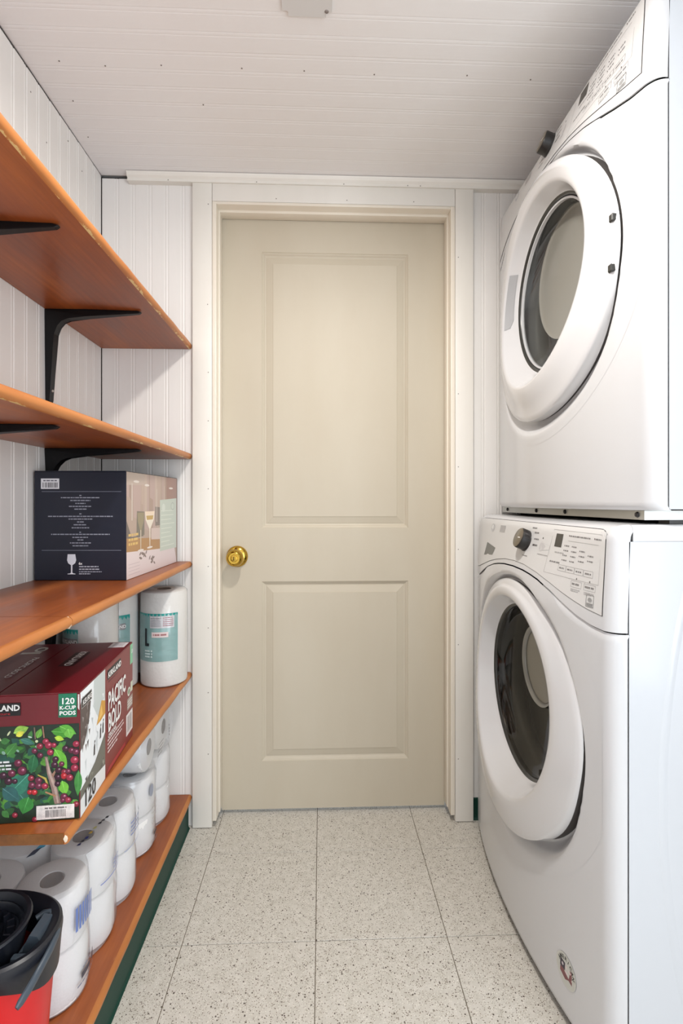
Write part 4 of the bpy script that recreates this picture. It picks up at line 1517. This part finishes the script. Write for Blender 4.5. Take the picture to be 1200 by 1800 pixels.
def machine(name, label, cat, loc, zb, glass_dz, ring_dz, glass, bowl_mat, bowl, wash, zf, zo, tilt):
    t = thing(name, label, cat, loc)
    cols = plan_columns()
    zc = 0.557
    # lower front
    bm = bmesh.new()
    rows = []
    for dy, ex in cols:
        zs_ = interp(SEAM_T, dy) - 0.0016
        n = 96
        col = []
        for k in range(n + 1):
            z = zb + (zs_ - zb) * k / n
            x = body_x(dy, z, ex, zo, True, zf)
            if k == 0:
                x += .006
            if k == n:
                x += .004
            col.append((bm.verts.new((x, dy, z)), math.hypot(dy, (z - zo) / zf)))
        rows.append(col)
    for a_, b_ in zip(rows, rows[1:]):
        for k in range(len(a_) - 1):
            q = (a_[k], b_[k], b_[k + 1], a_[k + 1])
            if sum(v[1] for v in q) / 4 < 0.362 and max(abs(v[0].co.y) for v in q) < HW - CW - .001:
                continue
            bm.faces.new([v[0] for v in q])
    for v in [v for v in bm.verts if not v.link_faces]:
        bm.verts.remove(v)
    # smooth round patch carrying the recess the door ring sits in
    rr_ = [.266, .28, .295, .305, .3122, .3132, .3140, .3148, .3156, .3166, .319, .322, .325, .330, .337, .345, .353, .361, .368, .376]
    n = 160
    prev = None
    for r_ in rr_:
        row = []
        for i in range(n):
            a_ = 2 * PI * i / n
            dy, z = r_ * math.cos(a_), zo + r_ * zf * math.sin(a_)
            dy = max(-HW + CW, min(HW - CW, dy))
            z = min(z, interp(SEAM_T, dy) - 0.0018)
            row.append(bm.verts.new((body_x(dy, z, 0, zo, True, zf) - 0.00025, dy, z)))
        if prev:
            for i in range(n):
                j = (i + 1) % n
                try:
                    bm.faces.new((prev[i], prev[j], row[j], row[i]))
                except ValueError:
                    pass
        prev = row
    bmesh.ops.dissolve_degenerate(bm, dist=1e-6, edges=bm.edges[:])
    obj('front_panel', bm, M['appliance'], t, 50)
    # console
    bm = bmesh.new()
    rows = []
    for dy, ex in cols:
        zs_ = interp(SEAM_T, dy) + 0.0012
        col = [bm.verts.new((body_x(dy, zs_, ex, zc, False) + .004, dy, zs_))]
        n = 22
        for k in range(n + 1):
            z = zs_ + (0.945 - zs_) * k / n
            col.append(bm.verts.new((body_x(dy, z, ex, zc, False) - (0.0 if k else 0.0), dy, z)))
        for k in range(1, 9):
            a_ = PI / 2 * k / 8
            z = .945 + (ZTOP - .945) * math.sin(a_)
            ins = .010 * (1 - math.cos(a_)) if abs(dy) > HW - CW else 0
            col.append(bm.verts.new((min(.0815, body_x(dy, z, ex, zc, False)), dy - math.copysign(ins, dy), z)))
        col.append(bm.verts.new((0.12, dy - math.copysign(.010 if abs(dy) > HW - CW else 0, dy), ZTOP)))
        rows.append(col)
    for a_, b_ in zip(rows, rows[1:]):
        for k in range(len(a_) - 1):
            bm.faces.new((a_[k], b_[k], b_[k + 1], a_[k + 1]))
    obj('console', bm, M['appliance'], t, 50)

    def on(dy, z, lift):
        return Vector((body_x(dy, z, 0, zc, False) - lift, dy, z))
    # control panel, with its thin dark gap all round
    for nm, mt, grow, lift in (('panel_gap', M['seam'], 0.0011, 0.0004), ('control_panel', M['fascia'], 0, 0.0011)):
        bm = bmesh.new()
        rows = []
        n = 60
        for i in range(n + 1):
            dy = -0.357 - grow + (0.714 + 2 * grow) * i / n
            z0, z1 = interp(PANEL_T, dy) - grow, 0.9605 + grow
            if abs(dy) > .330:
                s = (abs(dy) - .330) / .0281
                z1 -= .008 * s * s
            rows.append([bm.verts.new(on(dy, z0 + (z1 - z0) * k / 14, lift)) for k in range(15)])
        for a_, b_ in zip(rows, rows[1:]):
            for k in range(14):
                bm.faces.new((a_[k], b_[k], b_[k + 1], a_[k + 1]))
        obj(nm, bm, mt, t, 50)
    # cabinet
    x1 = 0.70
    bm = bmesh.new()
    x0, za, zz = 0.0725, zb + .002, 0.942
    A = [bm.verts.new((x0, y, z)) for y, z in ((-HW, za), (-HW, zz), (HW, zz), (HW, za))]
    B = [bm.verts.new((x1, y, z)) for y, z in ((-HW, za), (-HW, zz), (HW, zz), (HW, za))]
    for k in range(4):
        bm.faces.new((A[k], A[(k + 1) % 4], B[(k + 1) % 4], B[k]))
    bm.faces.new(B)
    # turned-in front edge
    I = [bm.verts.new((x0 + .001, y * .97, z)) for y, z in ((-HW, za + .01), (-HW, zz - .01), (HW, zz - .01), (HW, za + .01))]
    for k in range(4):
        bm.faces.new((A[k], A[(k + 1) % 4], I[(k + 1) % 4], I[k]))
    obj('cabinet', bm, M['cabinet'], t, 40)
    bm = bmesh.new()
    pr = [(-HW + .0006, .9425), (-HW + .0006, .948)]
    for k in range(7):
        a_ = PI / 2 * k / 6
        pr.append((-HW + .0106 - .010 * math.cos(a_), ZTOP - .0103 + .010 * math.sin(a_)))
    pr += [(-p[0], p[1]) for p in reversed(pr)]
    bm.free()
    bm = extrude_profile(pr, 0.0800, x1 - .006, 'x')
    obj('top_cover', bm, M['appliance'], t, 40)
    # faint pressed arc in the near side
    pts = []
    for k in range(24):
        a_ = math.radians(-16 + 32 * k / 23)
        pts.append((1.631 - 1.5 * math.cos(a_), -HW, 0.50 + 1.5 * math.sin(a_)))
    pts = [p for p in pts if zb + .03 < p[2] < .92]
    bm = bmesh.new()
    rows = [[bm.verts.new((p[0] + du_, -HW + .0002 - pr, p[2])) for du_, pr in ((-.009, 0), (-.004, .0009), (0, .0013), (.004, .0009), (.009, 0))] for p in pts]
    for a_, b_ in zip(rows, rows[1:]):
        for k in range(4):
            bm.faces.new((a_[k], a_[k + 1], b_[k + 1], b_[k]))
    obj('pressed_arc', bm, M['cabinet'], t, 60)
    # door
    door_ = obj('door', lathe([(.300, .001), (.3095, .0), (.3122, -.0012), (.3115, -.004), (.307, -.0072), (.298, -.0098), (.285, -.0115), (.268, -.0145), (.250, -.0165), (.236, -.0165), (.2295, -.0145), (.2265, -.010), (.223, -.002), (.216, .012), (.206, .030), (.2025, .0365), (.196, .040)], 96, 'x', (0, 0, zc), False,
                                lambda v, r: ring_shape(v, r, glass_dz, ring_dz, zf, zo - zc, tilt)), M['door_white'], t, 50)
    door_['label'] = 'glossy white door ring'
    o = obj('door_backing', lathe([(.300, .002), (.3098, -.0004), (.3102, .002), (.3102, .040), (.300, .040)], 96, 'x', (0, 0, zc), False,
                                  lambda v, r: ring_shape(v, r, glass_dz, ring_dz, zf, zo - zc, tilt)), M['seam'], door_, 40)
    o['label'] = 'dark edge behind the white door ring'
    cg = (0, 0, zc + glass_dz)
    o = obj('glass_trim', lathe([(.2045, .0385), (.2030, .0362), (.1985, .0366), (.1965, .0385), (.1935, .044), (.1935, .052), (.2045, .052)], 72, 'x', cg, True), M['glass_trim'], door_, 40)
    o['label'] = 'dark trim ring round the glass'
    if not wash:
        o = obj('inner_ring', lathe([(.1932, .0402), (.1905, .0395), (.1885, .0402), (.1885, .048), (.1932, .048)], 72, 'x', cg, True), M['appliance'], door_, 40)
    (bxx, bdz, br) = bowl
    gp = [(.193, .041), (.188, .046), (.183, .056), (.176, bxx - .014), (br + .012, bxx - .004), (br, bxx)]
    if br + .012 > .176:
        gp = [(.193, .041), (.189, .048), (.183, .062), (.175, bxx - .012), (.168, bxx - .004), (br, bxx)]

    def shift(v, r):
        s = max(0, min(1, (.19 - r) / (.19 - br)))
        v.z += bdz * s
        return v
    obj('glass_bowl', lathe(gp, 72, 'x', cg, False, shift), M[glass], door_, 60)
    o = obj('bowl_back', lathe([(br + .003, bxx - .0035), (br, bxx - .0005), (br - .006, bxx + .001), (br - .02, bxx + .004), (0, bxx + .008)], 60, 'x', (0, 0, zc + glass_dz + bdz)), M[bowl_mat], door_, 60)
    o['label'] = 'pale flat back of the glass bowl' if wash else 'grey flat pane of the door glass'
    if wash:
        o = obj('bowl_rim', lathe([(br + .0035, bxx - .004), (br + .004, bxx - .007), (br - .001, bxx - .0065), (br - .006, bxx - .0015), (br - .006, bxx)], 60, 'x', (0, 0, zc + glass_dz + bdz)), M['bowl_back_dryer'], door_, 60)
        o['label'] = 'pale rim of the glass bowl'
    # gasket and drum
    obj('door_gasket', lathe([(.246, .020), (.240, .05), (.225, .075), (.205, .085), (.200, .10), (.215, .125), (.235, .135), (.25, .13)], 64, 'x', (0, 0, zc)), M['gasket'], t, 50)
    dr = obj('drum', lathe([(.205, .125), (.262, .13), (.268, .15), (.268, .55), (.25, .56), (0, .565)], 64, 'x', (0, 0, zc)), M['drum'], t, 40)
    for k in range(3):
        a_ = 2 * PI * k / 3 + .5
        bm = extrude_profile([(-.028, 0), (-.010, .05), (.010, .05), (.028, 0)], .16, .54, 'x')
        q = obj('drum_fin', bm, M['drum'], dr)
        q.location = (0, -.268 * math.sin(a_), zc + .268 * math.cos(a_))
        q.rotation_euler = (a_ + PI, 0, 0)
    # control knob
    kx, kdy, kz = body_x(-.035, .917, 0, zc, False), -0.035, .917
    if not wash:
        kdy = 0.004
        kx = body_x(0.0, .925, 0, zc, False)
        kz = .932
    ax = (Vector((-.93, 0, .37))).normalized()
    q_ = Vector((0, 0, 1)).rotation_difference(ax).to_matrix().to_4x4()
    kb_ = lathe([(0, .0), (.0262, 0.0), (.0262, .004), (.0245, .006), (.0245, .022), (.0235, .024), (0, .024)], 40, 'z')
    bmesh.ops.transform(kb_, matrix=Matrix.Translation((kx + .003, kdy, kz)) @ q_, verts=kb_.verts[:])
    ko = obj('control_knob', kb_, M['knob_side'], t, 35)
    ko['label'] = 'round black control knob with a nickel face'
    kf = lathe([(.0225, .0238), (.0232, .0255), (.0215, .0268), (.0, .0262)], 40, 'z')
    bmesh.ops.transform(kf, matrix=Matrix.Translation((kx + .003, kdy, kz)) @ q_, verts=kf.verts[:])
    obj('knob_face', kf, M['knob_face'], ko, 40)
    bm = bmesh.new()
    box(bm, -.0010, .0010, -.014, -.002, .0262, .0272)
    bmesh.ops.transform(bm, matrix=Matrix.Translation((kx + .003, kdy, kz)) @ q_, verts=bm.verts[:])
    obj('pointer', bm, M['white_print'], ko)

    # printed controls; u runs from the far side towards the camera
    def wrap(u, v, lift):
        if u > .125:
            u = .160 + (u - .128) * 1.128 if wash else .150 + (u - .150) * 1.28
        return on(-u, v, 0.0012 + lift)
    P = Print((0, 0, 0), (0, -1, 0), (0, 0, 1), (-1, 0, 0), wrap)
    rr = random.Random(9)
    g1, g2 = (132, 130, 130), (170, 168, 168)
    # display frame and cycle panel outline
    du = 0.0 if wash else -0.0
    P.rect(.143 + du, .917, .169 + du, .944, (70, 68, 64))
    P.frame(.128 + du, .862, .292 + du, .952, .0006, g2)
    for u, wd in ((.190, .03), (.222, .034), (.272, .016)):
        P.rect(u, .941, u + .002, .944, (90, 60, 60), True)
        P.words(u + .004, .941, wd / 2, .0026, g1, rr, True)
    P.rect(.190, .932, .285, .9326, g2)
    P.words(.150, .905, .016, .0026, g2, rr, True)
    P.words(.140, .885, .018, .003, g1, rr, True)
    for i, (u, nn_) in enumerate(((.180, 4), (.206, 4), (.232, 3), (.258, 2))):
        for k in range(nn_):
            z = .921 - k * .0095 - (0.0 if nn_ == 4 else (4 - nn_) * .006)
            P.rect(u, z, u + .0018, z + .0024, (70, 66, 66), True)
            P.words(u + .004, z, .006, .0024, g1, rr, True)
        P.frame(u - .006, .872, u + .019, .884, .0006, g2)
        P.words(u - .002, .8765, .008, .0028, g1, rr, True)
    for u in (.222, .257):
        P.frame(u, .848, u + .029, .860, .0006, g2)
        P.words(u + .003, .8525, .011, .0032, g1, rr, True)
        P.words(u + .002, .843, .012, .0016, g2, rr, True)
        P.words(u + .002, .840, .010, .0016, g2, rr, True)
        P.rect(u + .013, .863, u + .0148, .866, (70, 66, 66))
    P.frame(.266, .820, .284, .842, .0008, (120, 120, 120))
    P.rect(.268, .822, .282, .827, (140, 140, 140))
    P.ell(.275, .833, .005, .004, (150, 150, 150))
    # cycle names round the knob, start pad
    kk = -kdy
    for i, (u, z) in enumerate(((kk + .016, .948), (kk + .034, .938), (kk + .040, .924), (kk + .040, .910), (kk - .05, .935), (kk - .055, .922), (kk - .05, .906))):
        P.words(u, z, .012, .0032 if i != 3 else .004, g1 if i != 3 else (96, 92, 92), rr, True)
    P.ell(kk + .084, .912, .0085, .0105, (196, 194, 194))
    P.ell(kk + .084, .912, .0078, .0098, (211, 210, 209))
    P.rect(kk + .081, .909, kk + .082, .916, g1)
    P.rect(kk + .085, .909, kk + .086, .916, g1)
    P.ell(kk + .084, .930, .002, .002, (60, 56, 56))
    P.words(kk + .076, .894, .008, .002, g2, rr, True)
    P.words(kk + .002, .884, .014, .0016, (110, 106, 106), rr, True)
    # emblem and small plate at the far end
    P.ell(-.222, .936, .014, .012, (190, 190, 192))
    P.ell(-.222, .936, .011, .009, (222, 222, 222))
    P.ell(-.217, .936, .004, .009, (160, 160, 164))
    P.rect(-.160, .928, -.122, .946, (176, 174, 174))
    P.words(-.158, .940, .016, .003, (120, 118, 118), rr, True)
    P.words(-.158, .932, .016, .003, (120, 118, 118), rr, True)
    P.build('printed_controls', t, 'grey printed symbols, display window and key outlines')
    return t, door_, on


def ring_shape(v, r, gdz, rdz, zf=0.93, odz=-0.007, tilt=0.0):
    # the ring follows the bow of the front; its inner edge leans back at the top; the glass is flat;
    # the outer rim is a little wider than high
    if r > .308 and v.x > -.0013:          # where the recess flares below, the white wall goes deeper
        v.x += 0.017 * sstep(.04, .25, -v.z)
    w_ = max(0.0, min(1.0, (r - .2025) / .024))
    v.x += 0.30 * v.y * v.y * w_
    s = max(0.0, min(1.0, (.285 - r) / .055)) * w_
    v.x += 0.055 * v.z * s + tilt * v.z * (w_ - s)
    k = sstep(.236, .306, r)
    v.z *= 1 - (1 - zf) * k
    if r > .2265:
        v.z += rdz + (odz - rdz) * k
    else:
        v.z += rdz + (gdz - rdz) * max(0.0, min(1.0, (.2265 - r) / .024))
    return v


wm, wdoor, won = machine('washing_machine', 'white front-loading washing machine on the floor', 'washing machine', (0.450, 1.240, 0.0), 0.014, 0.0, -0.004, 'glass_washer', 'bowl_back_washer', (0.082, 0.055, 0.092), True, 0.91, 0.537, 0.055)
for sx in (.16, .62):
    for sy in (-1, 1):
        obj('foot', lathe([(0, 0.0002), (.022, 0.0002), (.022, .008), (.010, .012), (.010, .020), (0, .020)], 20, 'z', (sx, sy * .27, 0)), M['knob_side'], wm, 40)
# detergent drawer pull at the far console end: recess shade painted as flat grey
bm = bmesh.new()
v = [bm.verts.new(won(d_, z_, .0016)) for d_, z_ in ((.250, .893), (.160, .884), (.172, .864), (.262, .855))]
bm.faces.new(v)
o = obj('drawer_pull_shade', bm, M['gasket'], wm)
o['label'] = 'flat grey patch painting the shade in the detergent drawer finger recess'
# round flag sticker low on the near end of the front


def stick(u, v, lift):
    dy, z = -.262 - u, .108 + v
    return Vector((body_x(dy, z) - .0007 - lift, dy, z))


P = Print((0, 0, 0), (0, -1, 0), (0, 0, 1), (-1, 0, 0), stick)
P.ell(0, 0, .030, .030, (206, 206, 198), n=28)
P.ell(0, 0, .0285, .0285, (198, 198, 190), n=28)
P.poly([(-.016, .014), (.018, .010), (.018, -.014), (.008, -.012), (-.002, -.018), (-.018, -.012)], (124, 70, 72))
for i in range(2):
    P.poly([(-.002, .009 - i * .010), (.018, .006 - i * .010), (.018, .003 - i * .010), (-.002, .0055 - i * .010)], (222, 204, 204))
P.poly([(-.017, .014), (-.002, .013), (-.003, -.002), (-.018, -.002)], (50, 40, 56))
P.ell(-.010, .006, .003, .003, (210, 200, 206), n=8)
P.build('flag_sticker', wm, 'round sticker with a small red, white and blue flag')
for i, ch in enumerate('AMERICAN'):
    a_ = math.radians(150 - i * 20)

    def wr(u_, v_, a_=a_):
        uu, vv = u_, .0195 + v_
        b_ = a_ - PI / 2
        return stick(uu * math.cos(b_) - vv * math.sin(b_), uu * math.sin(b_) + vv * math.cos(b_), .0007)
    text('lettering', ch, (0, 0, 0), (0, -1, 0), (0, 0, 1), (-1, 0, 0), .0066, M['black_print'], wm, 'CENTER', 1.0, .02, wr)

dm, ddoor, don = machine('tumble_dryer', 'white tumble dryer stacked above the washing machine', 'dryer', (0.520, 1.240, 0.948), 0.047, 0.027, 0.018, 'glass_dryer', 'bowl_back_dryer', (0.078, 0.035, 0.150), False, 0.93, 0.550, 0.0)
# two dark hinge notches on the near rim
for z in (.588, .496):
    dy = -math.sqrt(.3035 ** 2 - ((z - .550) / .93) ** 2)
    x = 0.30 * dy * dy
    bm = bmesh.new()
    box(bm, x - .0125, x + .006, dy - .006, dy + .006, z - .0075, z + .0075, .002, 1)
    o = obj('hinge', bm, M['glass_trim'], ddoor)
    o['label'] = 'small dark hinge notch'
# finger recess in the far side of the ring's funnel
bm = bmesh.new()
rows = []
for k in range(9):
    a_ = math.radians(-6 + 38 * k / 8)
    row = []
    for r_, h_ in ((.2262, -.0095), (.2225, -.0015), (.216, .0115), (.210, .022)):
        if k in (0,) and r_ < .215:
            r_, h_ = .2165, .0105
        v_ = ring_shape(Vector((h_ - .0008, r_ * math.cos(a_), r_ * math.sin(a_))), r_, .027, .018)
        v_ = Vector((v_.x, v_.y * .9965, v_.z + .557))
        row.append(bm.verts.new(v_))
    rows.append(row)
for a_, b_ in zip(rows, rows[1:]):
    for k in range(3):
        bm.faces.new((a_[k], b_[k], b_[k + 1], a_[k + 1]))
o = obj('finger_grip', bm, mat('grey finger grip', rgb(168, 168, 170), 0.4), ddoor, 60)
o['label'] = 'grey finger grip set in the ring'
# steel base flange of the dryer with screws, over the dark gap
fl = obj('base_flange', box(bmesh.new(), 0.045, 0.68, -.355, .355, .030, .0465), M['steel'], dm)
for dy in (-.335, -.06, .10, .31):
    obj('screw', lathe([(0, -.004), (.004, -.003), (.0055, 0), (0, 0)], 12, 'x', (0.0448, dy, .039)), M['knob_side'], fl)
bl = obj('stacking_rail', box(bmesh.new(), 0.09, 0.68, -.355, -.325, .0233, .0298), M['knob_side'], dm)
bl = obj('stacking_rail', box(bmesh.new(), 0.09, 0.68, .325, .355, .0233, .0298), M['knob_side'], dm)

# ------------------------------------------------------------------ ceiling fittings
t = thing('cover_plate', 'pale square metal cover plate screwed to the ceiling', 'cover plate', (-0.029, 1.025, ZC))
bm = bmesh.new()
box(bm, -.051, .051, -.051, .051, -.004, 0)
es = [e for e in bm.edges if abs(e.verts[0].co.z - e.verts[1].co.z) > .003]
bmesh.ops.bevel(bm, geom=es, offset=.012, segments=5, affect='EDGES')
obj('plate', bm, M['plate'], t, 30)
for sx, sy in ((.040, .038), (-.040, -.038)):
    obj('screw', lathe([(0, -.0062), (.003, -.0058), (.0045, -.004), (0, -.0038)], 12, 'z', (sx, sy, 0)), M['nail'], t)
t = thing('ceiling_lamp', 'flush opal glass ceiling lamp, above the camera just outside the frame', 'lamp', (0.09, 0.74, ZC))
obj('lamp_base', lathe([(0, -.0005), (.115, -.0005), (.115, -.014), (.10, -.018), (0, -.018)], 40, 'z'), M['plate'], t, 40)
obj('lamp_globe', lathe([(.10, -.0182), (.106, -.030), (.098, -.050), (.070, -.066), (.035, -.073), (0, -.075)], 40, 'z'), M['opal'], t, 60)
